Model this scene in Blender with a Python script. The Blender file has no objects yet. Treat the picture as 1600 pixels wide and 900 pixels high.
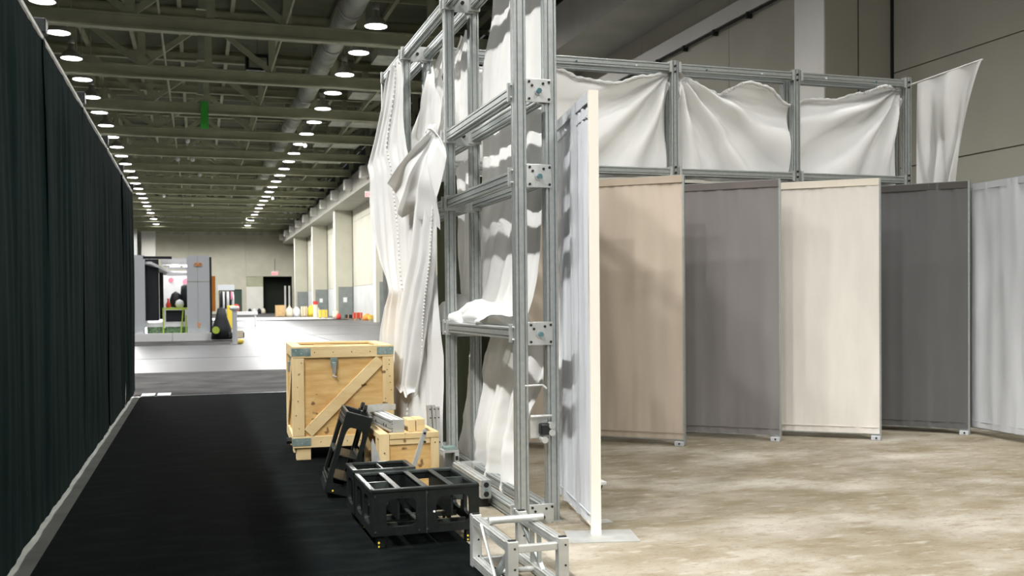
import bpy, bmesh, math, random
from mathutils import Vector, Matrix, noise
SC = bpy.context.scene
COL = SC.collection
PI = math.pi
# ------------------------------------------------------------------ camera, world, exposure
cam = bpy.data.cameras.new('camera'); camo = bpy.data.objects.new('camera', cam); COL.objects.link(camo)
cam.sensor_width = 36; cam.lens = 35; cam.shift_y = 44.9/1600; cam.clip_end = 600
_f = Vector((0.3013875, 0.95337576, -0.01549938)); _r = Vector((0.95341614, -0.30153844, -0.00849888)); _u = _r.cross(_f)
camo.matrix_world = Matrix(((_r.x,_u.x,-_f.x,0),(_r.y,_u.y,-_f.y,0),(_r.z,_u.z,-_f.z,1.45),(0,0,0,1)))
cam.dof.use_dof = True; cam.dof.focus_distance = 8.2; cam.dof.aperture_fstop = 3.5
SC.camera = camo
w = bpy.data.worlds.new('world'); SC.world = w; w.use_nodes = True
w.node_tree.nodes['Background'].inputs[0].default_value = (0.80, 0.86, 0.84, 1)
w.node_tree.nodes['Background'].inputs[1].default_value = 0.10
SC.view_settings.view_transform = 'Standard'; SC.view_settings.look = 'None'
SC.view_settings.gamma = 1; SC.view_settings.use_curve_mapping = False
SC.view_settings.exposure = 0.22
NEAR_LEFT, NEAR_RIGHT = 1.6, 0.45   # the lamps over the booth, relative
BACK_LEFT, BACK_RIGHT = 2.25, 1.15   # the lamps behind the photographer
LAMP_W = 2200.0
# ------------------------------------------------------------------ materials
MATS = {}
def mat(name, col, rough=0.6, metal=0.0, col2=None, scale=5.0, stretch=(1,1,1), detail=4, lo=0.35, hi=0.65, bump=0.0, bscale=None, spec=0.5, sss=0, trans=0, emit=0):
    m = bpy.data.materials.new(name); m.use_nodes = True; nt = m.node_tree; N = nt.nodes; L = nt.links
    b = N['Principled BSDF']; b.inputs['Roughness'].default_value = rough; b.inputs['Metallic'].default_value = metal
    b.inputs['Specular IOR Level'].default_value = spec
    b.inputs['Base Color'].default_value = (*col, 1)
    tc = N.new('ShaderNodeTexCoord'); mp = N.new('ShaderNodeMapping'); L.new(tc.outputs['Object'], mp.inputs[0]); mp.inputs['Scale'].default_value = stretch
    colsock = None
    if col2:
        n = N.new('ShaderNodeTexNoise'); n.inputs['Scale'].default_value = scale; n.inputs['Detail'].default_value = detail; L.new(mp.outputs[0], n.inputs['Vector'])
        r = N.new('ShaderNodeValToRGB'); r.color_ramp.elements[0].position = lo; r.color_ramp.elements[1].position = hi
        r.color_ramp.elements[0].color = (*col,1); r.color_ramp.elements[1].color = (*col2,1)
        L.new(n.outputs['Fac'], r.inputs[0]); L.new(r.outputs[0], b.inputs['Base Color']); colsock = r.outputs[0]
    if bump:
        n2 = N.new('ShaderNodeTexNoise'); n2.inputs['Scale'].default_value = bscale or scale; n2.inputs['Detail'].default_value = 5; L.new(mp.outputs[0], n2.inputs['Vector'])
        bp = N.new('ShaderNodeBump'); bp.inputs['Strength'].default_value = bump; bp.inputs['Distance'].default_value = 0.02
        L.new(n2.outputs['Fac'], bp.inputs['Height']); L.new(bp.outputs[0], b.inputs['Normal'])
    if trans:
        t = N.new('ShaderNodeBsdfTranslucent'); t.inputs[0].default_value = (*col,1)
        if colsock: L.new(colsock, t.inputs[0])
        mx = N.new('ShaderNodeMixShader'); mx.inputs[0].default_value = trans
        L.new(b.outputs[0], mx.inputs[1]); L.new(t.outputs[0], mx.inputs[2]); L.new(mx.outputs[0], N['Material Output'].inputs[0])
    if emit:
        b.inputs['Emission Color'].default_value = (*col,1); b.inputs['Emission Strength'].default_value = emit
    MATS[name] = m; return m
def over(m, col, scale, lo, hi, stretch=(1,1,1), fac=1.0, detail=4):
    """lay a second coat of noise-shaped marks over a material's base colour"""
    nt = m.node_tree; N = nt.nodes; L = nt.links; b = N['Principled BSDF']; s = b.inputs['Base Color']
    prev = s.links[0].from_socket if s.is_linked else None
    tc = N.new('ShaderNodeTexCoord'); mp = N.new('ShaderNodeMapping'); L.new(tc.outputs['Object'], mp.inputs[0]); mp.inputs['Scale'].default_value = stretch
    mp.inputs['Location'].default_value = (3.7*scale, 1.3, 8.1)
    n = N.new('ShaderNodeTexNoise'); n.inputs['Scale'].default_value = scale; n.inputs['Detail'].default_value = detail; L.new(mp.outputs[0], n.inputs['Vector'])
    r = N.new('ShaderNodeMapRange'); r.inputs[1].default_value = lo; r.inputs[2].default_value = hi; r.inputs[4].default_value = fac
    L.new(n.outputs['Fac'], r.inputs[0]); mx = N.new('ShaderNodeMix'); mx.data_type = 'RGBA'
    L.new(r.outputs[0], mx.inputs[0]); mx.inputs[7].default_value = (*col,1)
    if prev: L.new(prev, mx.inputs[6])
    else: mx.inputs[6].default_value = s.default_value
    L.new(mx.outputs[2], s); return m

M_conc = mat('polished_concrete', (0.060,0.062,0.066), 0.38, col2=(0.083,0.083,0.089), scale=0.9, detail=6, bump=0.03, bscale=6, spec=0.3)
over(M_conc, (0.065,0.067,0.07), 0.35, 0.52, 0.75, (1,0.5,1), 0.6)
M_black = mat('black_carpet', (0.0025,0.004,0.004), 0.98, col2=(0.008,0.011,0.010), scale=3.5, stretch=(0.7,2.2,1), lo=0.45, hi=0.8, detail=8, bump=0.5, bscale=120, spec=0.04)
over(M_black, (0.03,0.035,0.03), 90, 0.66, 0.74, fac=0.5, detail=2)
M_strip = mat('grey_floor_strip', (0.038,0.042,0.034), 0.8, col2=(0.065,0.07,0.058), scale=3)
M_grey_c = mat('grey_carpet', (0.035,0.034,0.034), 0.95, col2=(0.075,0.072,0.07), scale=1.4, detail=8, bump=0.4, bscale=90, spec=0.15)
M_tan = mat('dusty_tan_carpet', (0.24,0.205,0.14), 0.95, col2=(0.33,0.29,0.225), scale=2.4, stretch=(0.9,1.25,1), lo=0.36, hi=0.64, detail=12, bump=0.6, bscale=80, spec=0.05)
over(M_tan, (0.50,0.465,0.40), 1.1, 0.47, 0.70, (0.8,1.35,1), 0.8, 12)
over(M_tan, (0.20,0.155,0.09), 7.0, 0.54, 0.74, (0.75,1.3,1), 0.6, 9)
over(M_tan, (0.52,0.49,0.43), 9.0, 0.56, 0.72, (0.6,1.5,1), 0.5, 9)
over(M_tan, (0.17,0.13,0.08), 42.0, 0.56, 0.72, (0.6,1.3,1), 0.5, 6)
M_wall = mat('painted_precast', (0.475,0.46,0.375), 0.85, col2=(0.53,0.515,0.425), scale=0.6, detail=6, bump=0.05, bscale=20)
M_wall_low = mat('pale_grey_dado', (0.50,0.51,0.50), 0.8, col2=(0.56,0.57,0.56), scale=0.8)
M_wall_b = mat('pale_precast_and_lit_edge', (0.68,0.67,0.62), 0.85, col2=(0.74,0.73,0.68), scale=0.6)
M_dado = mat('grey_dado', (0.19,0.21,0.20), 0.7, col2=(0.23,0.25,0.24), scale=1.5)
M_joint = mat('sealant', (0.02,0.025,0.02), 0.9)
M_deck = mat('roof_deck', (0.085,0.09,0.052), 0.8, col2=(0.13,0.135,0.08), scale=0.5)
M_steel = mat('painted_roof_steel', (0.34,0.35,0.235), 0.6, col2=(0.41,0.415,0.285), scale=1.2)
M_girder = mat('precast_girder', (0.36,0.36,0.31), 0.85, col2=(0.42,0.41,0.36), scale=0.7)
M_duct = mat('galvanised_duct', (0.34,0.36,0.29), 0.5, 0.2, col2=(0.50,0.52,0.44), scale=1.5)
M_green = mat('green_vinyl', (0.05,0.42,0.05), 0.5)
M_hood = mat('lamp_hood', (0.45,0.44,0.42), 0.35, 0.6)
M_lens = mat('lamp_lens', (1.0,0.90,0.92), 0.4, emit=16)
M_alu = mat('anodised_aluminium', (0.40,0.43,0.42), 0.42, 0.7, col2=(0.46,0.485,0.475), scale=30)
M_alu_l = mat('cast_aluminium', (0.50,0.51,0.49), 0.45, 0.6, col2=(0.60,0.61,0.59), scale=9)
M_dark = mat('dark_metal', (0.03,0.032,0.032), 0.4, 0.6)
M_zinc = mat('zinc_bolt', (0.22,0.42,0.48), 0.25, 0.9)
M_zincp = mat('galvanised_corner_plate', (0.22,0.33,0.32), 0.4, 0.6, col2=(0.38,0.48,0.46), scale=14)
M_cloth = mat('white_muslin', (0.84,0.84,0.82), 0.85, col2=(0.88,0.88,0.86), scale=3, bump=0.12, bscale=220, trans=0.22, spec=0.2)
M_hem = mat('muslin_hem', (0.82,0.81,0.79), 0.9, spec=0.2, trans=0.1)
M_drape = mat('black_drape', (0.0035,0.011,0.0105), 0.9, col2=(0.006,0.016,0.015), scale=4, stretch=(1,6,0.6), bump=0.3, bscale=130, spec=0.06)
M_olive = mat('olive_back_cloth', (0.035,0.042,0.022), 0.9, col2=(0.05,0.055,0.03), scale=3, stretch=(5,1,0.6))
def fab(name, c):
    return mat(name, tuple(x*0.93 for x in c), 0.9, col2=c, scale=2.2, stretch=(3,3,0.7), bump=0.15, bscale=260, spec=0.15)
M_beige = fab('beige_fabric', (0.61,0.525,0.43)); M_taupe = fab('taupe_fabric', (0.255,0.24,0.235))
M_cream = fab('cream_fabric', (0.78,0.745,0.685)); M_char = fab('charcoal_fabric', (0.14,0.14,0.14)); M_pale = fab('pale_fabric', (0.64,0.66,0.69))
M_hb = fab('beige_hem', (0.50,0.42,0.33)); M_ht = fab('taupe_hem', (0.19,0.17,0.16)); M_hc = fab('cream_hem', (0.80,0.74,0.63)); M_hch = fab('charcoal_hem', (0.095,0.09,0.085)); M_hp = fab('pale_hem', (0.56,0.58,0.60))
M_edge = mat('cream_panel_edge', (0.80,0.75,0.66), 0.5)
M_foot = mat('panel_foot_plastic', (0.55,0.58,0.60), 0.5)
def woodmat(name, a, b_, knots, st):
    m = mat(name, a, 0.7, col2=b_, scale=2.2, stretch=st, detail=7, lo=0.3, hi=0.7, bump=0.1, bscale=14)
    over(m, knots, 5.0, 0.60, 0.70, tuple(0.25+0.35*x/ max(st) for x in st), 0.8, 4)
    over(m, (0.16,0.08,0.03), 8.0, 0.705, 0.74, fac=0.9, detail=2)
    return m
M_ply = woodmat('plywood', (0.56,0.33,0.105), (0.72,0.50,0.215), (0.46,0.20,0.05), (1.5,1.5,9))
M_lum = woodmat('pine_board', (0.66,0.49,0.235), (0.76,0.60,0.34), (0.66,0.44,0.20), (7,7,1.2))
M_lumh = woodmat('pine_board_flat', (0.66,0.49,0.235), (0.76,0.60,0.34), (0.66,0.44,0.20), (1.2,7,7))
M_lumy = woodmat('pine_board_deep', (0.68,0.51,0.25), (0.74,0.58,0.33), (0.66,0.44,0.20), (7,1.2,7))
M_plast = mat('black_plastic', (0.004,0.006,0.0055), 0.42, spec=0.35, col2=(0.008,0.011,0.010), scale=20, bump=0.1, bscale=90)
M_plasth = mat('scuffed_black_plastic_rim', (0.012,0.016,0.015), 0.35, col2=(0.05,0.06,0.056), scale=9)
M_white = mat('white_board', (0.78,0.79,0.80), 0.5); M_booth = mat('booth_panel', (0.52,0.55,0.58), 0.5)
M_red = mat('red', (0.62,0.04,0.03), 0.5); M_orange = mat('orange', (0.85,0.30,0.05), 0.6); M_yellow = mat('yellow', (0.80,0.60,0.06), 0.5)
M_pink = mat('pink', (0.85,0.25,0.35), 0.6); M_ygreen = mat('yellow_green', (0.45,0.60,0.08), 0.5); M_bk = mat('black', (0.008,0.010,0.014), 0.6)
M_card = mat('cardboard', (0.50,0.33,0.15), 0.8, col2=(0.58,0.40,0.20), scale=4); M_sack = mat('cream_sack', (0.70,0.62,0.45), 0.85, col2=(0.78,0.72,0.58), scale=5)
M_strip_l = mat('strip_lamp_glow', (1,0.97,0.95), 0.5, emit=60)
M_exit = mat('exit_red_glow', (1.0,0.07,0.08), 0.5, emit=3.0)
M_grass = mat('planting', (0.06,0.16,0.06), 0.9, col2=(0.25,0.34,0.22), scale=12)
M_door = mat('green_door', (0.02,0.05,0.035), 0.6); M_void = mat('unlit_room_shade', (0.015,0.02,0.013), 0.9)

# ------------------------------------------------------------------ mesh helpers
class MB:
    def __init__(s): s.v = []; s.f = []
    def box(s, x0,x1,y0,y1,z0,z1, M=None):
        n = len(s.v); P = [Vector((x,y,z)) for z in (z0,z1) for y in (y0,y1) for x in (x0,x1)]
        if M is not None: P = [M @ p for p in P]
        s.v += P
        for q in ((0,2,3,1),(4,5,7,6),(0,1,5,4),(2,6,7,3),(0,4,6,2),(1,3,7,5)): s.f.append(tuple(n+i for i in q))
        return s
    def sweep(s, sec, a, b, up=(0,0,1)):
        """extrude a 2-D section (list of (u,v)) from a to b, capped"""
        a = Vector(a); b = Vector(b); d = (b-a).normalized(); up = Vector(up)
        if abs(d.dot(up)) > 0.99: up = Vector((0,1,0))
        u = d.cross(up).normalized(); v = u.cross(d); n = len(s.v); k = len(sec)
        for p in (a, b):
            for (x,y) in sec: s.v.append(p+u*x+v*y)
        for i in range(k): j = (i+1)%k; s.f.append((n+i,n+j,n+k+j,n+k+i))
        s.f.append(tuple(n+i for i in range(k))[::-1]); s.f.append(tuple(n+k+i for i in range(k))); return s
    def bar(s, a, b, w, h=None, up=(0,0,1)):
        h = h or w; return s.sweep([(-w/2,-h/2),(w/2,-h/2),(w/2,h/2),(-w/2,h/2)], a, b, up)
    def cyl(s, a, b, r, n=16): return s.sweep([(r*math.cos(2*PI*i/n), r*math.sin(2*PI*i/n)) for i in range(n)], a, b)
    def lathe(s, prof, c=(0,0,0), n=20):
        o = len(s.v); c = Vector(c)
        for (r,z) in prof:
            for i in range(n): s.v.append(c+Vector((r*math.cos(2*PI*i/n), r*math.sin(2*PI*i/n), z)))
        for k in range(len(prof)-1):
            for i in range(n): j = (i+1)%n; s.f.append((o+k*n+i,o+k*n+j,o+(k+1)*n+j,o+(k+1)*n+i))
        return s
    def mesh(s, name, m=None, smooth=False):
        me = bpy.data.meshes.new(name); me.from_pydata([tuple(v) for v in s.v], [], s.f)
        bm = bmesh.new(); bm.from_mesh(me); bmesh.ops.recalc_face_normals(bm, faces=bm.faces); bm.to_mesh(me); bm.free()
        if smooth:
            for p in me.polygons: p.use_smooth = True
        if m: me.materials.append(m)
        return me
def obj(name, me, parent=None, loc=(0,0,0), rot=(0,0,0), bevel=0):
    o = bpy.data.objects.new(name, me); COL.objects.link(o); o.location = loc; o.rotation_euler = rot
    if parent: o.parent = parent
    if bevel:
        b = o.modifiers.new('bevel','BEVEL'); b.width = bevel; b.segments = 2; b.limit_method = 'ANGLE'
    return o
def tag(o, label, cat, group=None, kind=None):
    if label: o['label'] = label
    if cat: o['category'] = cat
    if group: o['group'] = group
    if kind: o['kind'] = kind
    return o
def thing(name, label, cat, loc=(0,0,0), rz=0, group=None):
    o = bpy.data.objects.new(name, None); COL.objects.link(o); o.location = loc; o.rotation_euler = (0,0,rz); o.empty_display_size = 0.2
    return tag(o, label, cat, group)
def struct(name, mb, m, **k):
    o = obj(name, mb.mesh(name, m), **k); o['kind'] = 'structure'; return o
def dup(root, loc=None, label=None):
    r = root.copy(); COL.objects.link(r)
    if loc is not None: r.location = loc
    if label: r['label'] = label
    for ch in root.children:
        c = ch.copy(); COL.objects.link(c); c.parent = r
        for g in ch.children:
            d = g.copy(); COL.objects.link(d); d.parent = c
    return r
def B(x0,x1,y0,y1,z0,z1): return MB().box(x0,x1,y0,y1,z0,z1)
ORD = ['nearest','second nearest','third','fourth','fifth','sixth','seventh','eighth','ninth','tenth','eleventh','twelfth','thirteenth','fourteenth','fifteenth','sixteenth','seventeenth','eighteenth','nineteenth','twentieth','twenty-first','twenty-second','twenty-third','twenty-fourth','twenty-fifth','farthest']

# ------------------------------------------------------------------ setting: floors
XL, XR, YF, YB = -34.0, 14.05, 150.0, -46.0
fl = struct('floor', B(XL-0.5, XR+3, YB, YF+6, -0.3, 0), M_conc)
for x in (-3.4,4.9,10.7): obj('slab_joint', B(x,x+0.03,22.4,108,0,0.003).mesh('slab_joint', M_joint), fl)
for y in (28,46,64,82): obj('slab_joint', B(-9,12,y,y+0.04,0,0.003).mesh('slab_joint', M_joint), fl)
def sheet(name, x0,x1,y0,y1,z0,z1,m,label,cat='carpet',bevel=0):
    return tag(obj(name, B(x0,x1,y0,y1,z0,z1).mesh(name,m), bevel=bevel), label, cat)
# black aisle carpet laid as rolls side by side with fine seams
bc = thing('aisle_carpet', 'black dusty aisle carpet laid between the tall black drape and the scaffold tower', 'carpet')
for i,(a,b) in enumerate(((-0.87,0.325),(0.32,1.525))):
    obj('carpet_roll', B(a,b,-6,16.55,0,0.007+0.001*i).mesh('carpet_roll', M_black), bc)
sheet('floor_strip', -1.10, -0.872, -6, 16.5, 0, 0.004, M_strip, 'pale grey floor strip showing under the hem of the black drape', 'strip')
sheet('grey_carpet_runner', -3.2, 2.6, 16.75, 22.3, 0, 0.006, M_grey_c, 'dirty dark grey carpet strip crossing the aisle beyond the black carpet')
sheet('booth_carpet', 1.53, 9.2, -1.5, 9.72, 0, 0.006, M_tan, 'tan booth carpet covered in pale dust in front of the fabric panels')
sheet('cross_carpet', -3.2, 10.4, 108, 146, 0, 0.02, M_grey_c, 'dark grey carpet band on the floor before the far wall')
sheet('display_stand_carpet', -3.4, 1.42, 36.8, 41.6, 0, 0.012, M_grey_c, 'small grey carpet under the white display stand')
sheet('light_walkway', -3.2, 11.9, 91, 104, 0, 0.008, M_wall_low, 'pale walkway strip on the far hall floor', 'walkway')
sheet('floor_cable_ramp', -3.2, 12.2, 84.6, 85.3, 0, 0.05, M_bk, 'thin dark cable ramp lying across the far hall floor', 'ramp')
for k,x in enumerate((-0.86,-0.62)):
    tag(obj('paper_sheet', B(x,x+0.2,16.62,17.1,0.007,0.012).mesh('paper_sheet',M_white), rot=(0,0,0)), 'white flat sheet on the floor at the drape end, '+('left one' if k==0 else 'right one'), 'sheet', 'white sheets at the end of the drape')

# ------------------------------------------------------------------ setting: walls
PIL = [17.67, 35.7, 53.8, 71.9, 94.0, 113.0, 134.2]
wr = struct('wall_right', B(XR+0.12, XR+0.4, YB, YF+0.5, 0, 15), M_joint)
XP = 12.4
edges = [YB] + [y for p in PIL for y in (p, p+1.1)] + [YF]
def wpanel(y0,y1,z0,z1,m=M_wall): obj('wall_panel', B(XR, XR+0.13, y0+0.012, y1-0.012, z0+0.012, z1-0.012).mesh('wall_panel', m), wr)
for i in range(0, len(edges), 2):
    y0, y1 = edges[i], edges[i+1]
    n = max(1, round((y1-y0)/6.0)) if i>0 else 5
    for k in range(n):
        a = y0+(y1-y0)*k/n; b = y0+(y1-y0)*(k+1)/n
        if i == 0: a, b = y0+(y1-y0)*k/n, y0+(y1-y0)*(k+1)/n
        for z0,z1,m in ((0,2.98,M_wall_low if i>2 else M_wall),(2.98,4.16,M_wall),(4.16,6.18,M_wall),(6.18,9.0,M_wall),(9.0,11.8,M_wall)):
            if i>2 and z0 in (4.16,2.98): continue
            if i>2 and z0==6.18: z0 = 2.98
            wpanel(a, b, z0, z1, m)
for y in PIL:
    p = obj('pilaster', B(XP, XR+0.12, y, y+1.1, 0, 11.6).mesh('pilaster', M_wall), wr)
    obj('pilaster_lit_edge', B(XP-0.015, XP, y+0.02, y+1.08, 0, 10.05).mesh('pilaster_lit_edge', M_wall_b), p)  # light on the aisle face, put into a paler colour
    obj('dado', B(XP+0.25, XR, y-0.012, y, 0, 2.95).mesh('dado', M_dado), p)
    obj('corner_seal', B(XR-0.05, XR, y-0.05, y, 0, 10.05).mesh('corner_seal', M_joint), p)
obj('pilaster_joint', B(XR-0.86, XR-0.84, PIL[0]-0.006, PIL[0], 0, 10.05).mesh('pilaster_joint', M_joint), wr)
# small white service plates on the dados
for k,y in enumerate(PIL[3:6]):
    tag(obj('service_plate', B(13.1,13.45,y-0.06,y-0.015,1.5,1.95).mesh('service_plate', M_white)), 'small white service plate on the '+('nearest','middle','farthest')[k]+' grey pilaster foot', 'plate', 'service plates on the pilasters')
struct('trim_1', B(XR-0.14, XR-0.02, 18.9, 35.6, 9.02, 9.45), M_wall_b)
cd = thing('wall_conduit', 'dark conduit with small clips running along the upper right wall', 'pipe')
obj('pipe', MB().cyl((XR-0.1,18.85,8.97),(XR-0.1,35.6,8.97),0.035,8).mesh('pipe', M_joint), cd)
for k in range(9): obj('pipe_clip', B(XR-0.16,XR,19.6+k*1.8,19.68+k*1.8,8.86,9.02).mesh('pipe_clip', M_joint), cd)
g = struct('trim_4', B(11.95, XR-0.002, YB, YF-1, 10.12, 11.62), M_girder)
for i in range(15):
    y = 39.2+8.22*i
    obj('truss_seat', B(11.35,11.95,y-0.45,y+0.45,10.5,11.3).mesh('truss_seat', M_wall_b), g)
struct('wall_left', B(XL-0.3, XL, YB, YF, 0, 15), M_wall)
# far wall with the big dock opening and the small door
wf = struct('wall_far', MB().box(XL,4.8,YF,YF+0.4,0,13).box(6.24,6.85,YF,YF+0.4,0,13).box(4.8,6.24,YF,YF+0.4,3.53,13).box(6.85,13.4,YF,YF+0.4,5.4,13).box(13.4,XR,YF,YF+0.4,0,13), M_wall)
for x in (-6.0,-1.0,6.85): obj('wall_joint', B(x-0.05,x+0.03,YF-0.02,YF,0 if x<6 else 5.4,12.6).mesh('wall_joint', M_girder), wf)
obj('top_band', B(XL,12,YF-0.5,YF,11.4,12.6).mesh('top_band', M_duct), wf)
struct('door_1', B(4.8,6.24,YF+0.2,YF+0.3,0,3.5), M_door)
d2 = struct('door_2', B(9.25,13.4,YF+3,YF+3.2,0,5.4), M_void)  # backing of the dock opening, its darkness put into the colour
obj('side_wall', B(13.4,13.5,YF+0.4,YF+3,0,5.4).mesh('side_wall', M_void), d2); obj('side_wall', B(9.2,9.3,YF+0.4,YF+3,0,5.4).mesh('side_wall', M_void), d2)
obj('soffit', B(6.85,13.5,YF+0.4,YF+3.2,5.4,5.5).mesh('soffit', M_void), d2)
dp = struct('door_3', B(6.85,9.25,YF+0.12,YF+0.2,0,3.9), M_wall_b); obj('upper_panel', B(6.85,9.25,YF+0.12,YF+0.2,3.9,5.4).mesh('upper_panel', M_steel), dp)
for k,x in enumerate((12.35,12.95)): tag(obj('dock_bollard', MB().cyl((x,YF-0.6,0),(x,YF-0.6,4.0),0.13,8).mesh('dock_bollard',M_wall_b)), 'tall pale post before the dark dock opening, '+('left one' if k==0 else 'right one'), 'post', 'posts at the dock opening')
lp = struct('trim_2', B(-7.3,-5.45,YF-2.2,YF,0,11.7), M_wall_b)
struct('trim_3', B(-9.6,-7.7,YF-6,YF-4.8,0,11.7), M_wall_low)
# ceiling deck with joists, trusses
struct('ceiling', B(XL, XR, 30, YF+1, 15.0, 15.2), M_deck)
pm = B(-0.09,0.09,30,YF,14.76,15.0).mesh('purlin', M_steel)
ceil = bpy.data.objects['ceiling']
for i in range(11): obj('purlin', pm, ceil, (-9.8+2.3*i,0,0))
dk = B(XL,XR,-0.06,0.06,14.78,15.0).mesh('deck_rib', M_steel)
for i in range(30): obj('deck_rib', dk, ceil, (0,32+4.0*i,0))
# truss: bottom chord, top chord, verticals and diagonals
cb = MB().box(XL,11.95,-0.16,0.16,0,0.07).box(XL,11.95,-0.03,0.03,0.07,0.5).box(XL,11.95,-0.16,0.16,0.5,0.56).mesh('bottom_chord', M_steel)
ct = MB().box(XL,11.95,-0.14,0.14,2.75,2.82).box(XL,11.95,-0.03,0.03,2.82,3.2).mesh('top_chord', M_steel)
vt = B(-0.16,0.16,-0.10,0.10,0.56,2.75).mesh('web_post', M_steel)
XW = -11.0
xs = [XW+0.3+2.83*i for i in range(9)]
def diag(a,b): return MB().bar((a,0,0.56),(b,0,2.75),0.24,0.14,(0,1,0)).mesh('diagonal', M_steel)
dr = diag(0,2.83); dl = diag(2.83,0)
def truss(i):
    y = 39.2+8.22*i
    lab = (ORD[i]+' roof truss spanning the hall, counted from the camera') if i < 13 else 'farthest roof truss just before the end wall'
    t = thing('roof_truss', lab, 'truss', (0,y,11.55), 0, 'steel roof trusses')
    obj('bottom_chord', cb, t); obj('top_chord', ct, t)
    for k,x in enumerate(xs):
        obj('web_post', vt, t, (x,0,0))
        if k < 8 and k != 5 and k != 6: obj('diagonal', dr if k%2 else dl, t, (x,0,0))
    return t
for i in range(14): truss(i)
# bridging lines along the hall, each run a thin pipe
for k,(x,z,r) in enumerate(((-1.2,12.16,0.05),(3.4,12.15,0.04),(-7.6,12.16,0.05),(8.9,12.17,0.06))):
    tag(obj('sprinkler_pipe', MB().cyl((x,34,z),(x,YF-1,z),r,8).mesh('sprinkler_pipe', M_steel)), ('thin pipe under the roof just left of the hall middle','thin pipe under the roof right of the hall middle','thin roof pipe near the left lamp row','thin roof pipe right of the silver duct')[k], 'pipe', 'roof pipes')
# spiral duct along the hall
DUX, DUZ = 5.82, 12.82
du = thing('air_duct', 'large silver round air duct running along the hall under the roof', 'duct')
for i in range(20):
    y = 33+i*5.6
    obj('duct_section', MB().cyl((DUX,y,DUZ),(DUX,y+5.5,DUZ),0.46,20).mesh('duct_section', M_duct, True), du)
    obj('duct_collar', MB().cyl((DUX,y+5.46,DUZ),(DUX,y+5.64,DUZ),0.50,20).mesh('duct_collar', M_hood, False), du)
    obj('hanger', B(DUX-0.02,DUX+0.02,y+2.6,y+2.64,DUZ+0.45,15.0).mesh('hanger', M_steel), du)
# flat duct diffusers right of the lamps
for k,(x,y) in enumerate(((9.2,44.5),(9.3,52.5),(9.3,61),(9.3,69.5),(9.3,77.5))):
    t = thing('supply_duct', ORD[k]+' flat silver duct piece hung between roof trusses on the right', 'duct', (x,y,12.3), 0, 'flat roof ducts')
    obj('duct_box', B(-1.5,1.5,-0.9,0.9,0,0.5).mesh('duct_box', M_duct), t)
    for s in (-1.3,1.3): obj('hanger', B(s-0.02,s+0.02,-0.02,0.02,0.5,2.7).mesh('hanger', M_steel), t)
# vertical bright drops near the middle of the hall
for k,(y,z0) in enumerate(((40.2,12.6),(48.6,12.4),(56.5,12.4))):
    t = thing('roof_hanger', ORD[k]+' pale slotted hanger strut in the roof middle', 'strut', (0.35,y,15-2.2), 0, 'hanger struts in the roof middle')
    obj('strut', B(-0.16,0.16,-0.05,0.05,0,2.2).mesh('strut', M_duct), t); obj('foot_plate', B(-0.25,0.25,-0.1,0.1,-0.05,0).mesh('foot_plate', M_steel), t)
tag(obj('green_banner', B(0.30,0.70,55.44,55.48,10.75,12.2).mesh('green_banner', M_green)), 'narrow bright green strip hanging in the roof steel', 'banner')
hb = thing('unit_heater', 'small dark box heater hanging from the roof near the middle', 'heater', (2.85,48.5,12.35))
obj('casing', B(-0.55,0.55,-0.4,0.4,0,0.75).mesh('casing', M_dark), hb); obj('grille', B(-0.4,0.4,-0.44,-0.4,0.12,0.6).mesh('grille', M_duct), hb); obj('hanger', B(-0.03,0.03,-0.03,0.03,0.75,2.65).mesh('hanger', M_steel), hb)
random.seed(4)
bulb = MB().lathe([(0.001,-0.16),(0.1,-0.12),(0.15,0),(0.1,0.12),(0.001,0.16)],n=10).mesh('small_globe', M_white, True)
for k in range(10):
    x = random.uniform(-3,9); y = 39.2+8.22*random.choice(range(3,11))
    tag(obj('small_globe', bulb, loc=(x,y,11.385)), 'tiny unlit white globe under the far roof trusses', 'globe', 'tiny white globes under the far roof')

# ------------------------------------------------------------------ high bay lamps
hood = MB().lathe([(0.05,0.62),(0.13,0.60),(0.15,0.42),(0.17,0.36),(0.34,0.22),(0.43,0.06),(0.45,0.0),(0.42,0.0),(0.40,0.06),(0.16,0.34),(0.001,0.36)], n=24).mesh('hood', M_hood, True)
lens = MB().lathe([(0.001,-0.015),(0.24,-0.01),(0.405,0.012),(0.405,0.02),(0.001,0.02)], n=24).mesh('lens', M_lens)
lens_off = lens.copy(); lens_off.materials.clear(); lens_off.materials.append(M_white)
ball = MB().lathe([(0.001,0.60),(0.12,0.60),(0.14,0.66),(0.14,0.86),(0.10,0.90),(0.001,0.90)], n=12).mesh('ballast', M_hood, True)
rod = MB().cyl((0,0,0.9),(0,0,3.21),0.02,6).mesh('rod', M_steel)
ldat = bpy.data.lights.new('bulb','SPOT'); ldat.energy = LAMP_W; ldat.spot_size = math.radians(172); ldat.spot_blend = 0.35; ldat.shadow_soft_size = 0.3; ldat.color = (1.0,0.99,0.965); LD = {}
def lamp(x, y, label, group, lit=1.0):
    t = thing('high_bay_lamp', label, 'lamp', (x,y,11.80), 0, group)
    for n,me in (('hood',hood),('lens',lens if lit else lens_off),('ballast',ball),('rod',rod)): obj(n, me, t)
    if not lit: return t
    if lit not in LD: LD[lit] = ldat.copy(); LD[lit].energy = LAMP_W*lit; LD[lit].spot_size = math.radians(140 if lit in (BACK_LEFT, BACK_RIGHT) else 122); LD[lit].spot_blend = 0.6
    l = bpy.data.objects.new('bulb', ldat if y > 36 else LD[lit]); COL.objects.link(l); l.parent = t; l.location = (0,0,-0.04)
    return t
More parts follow.
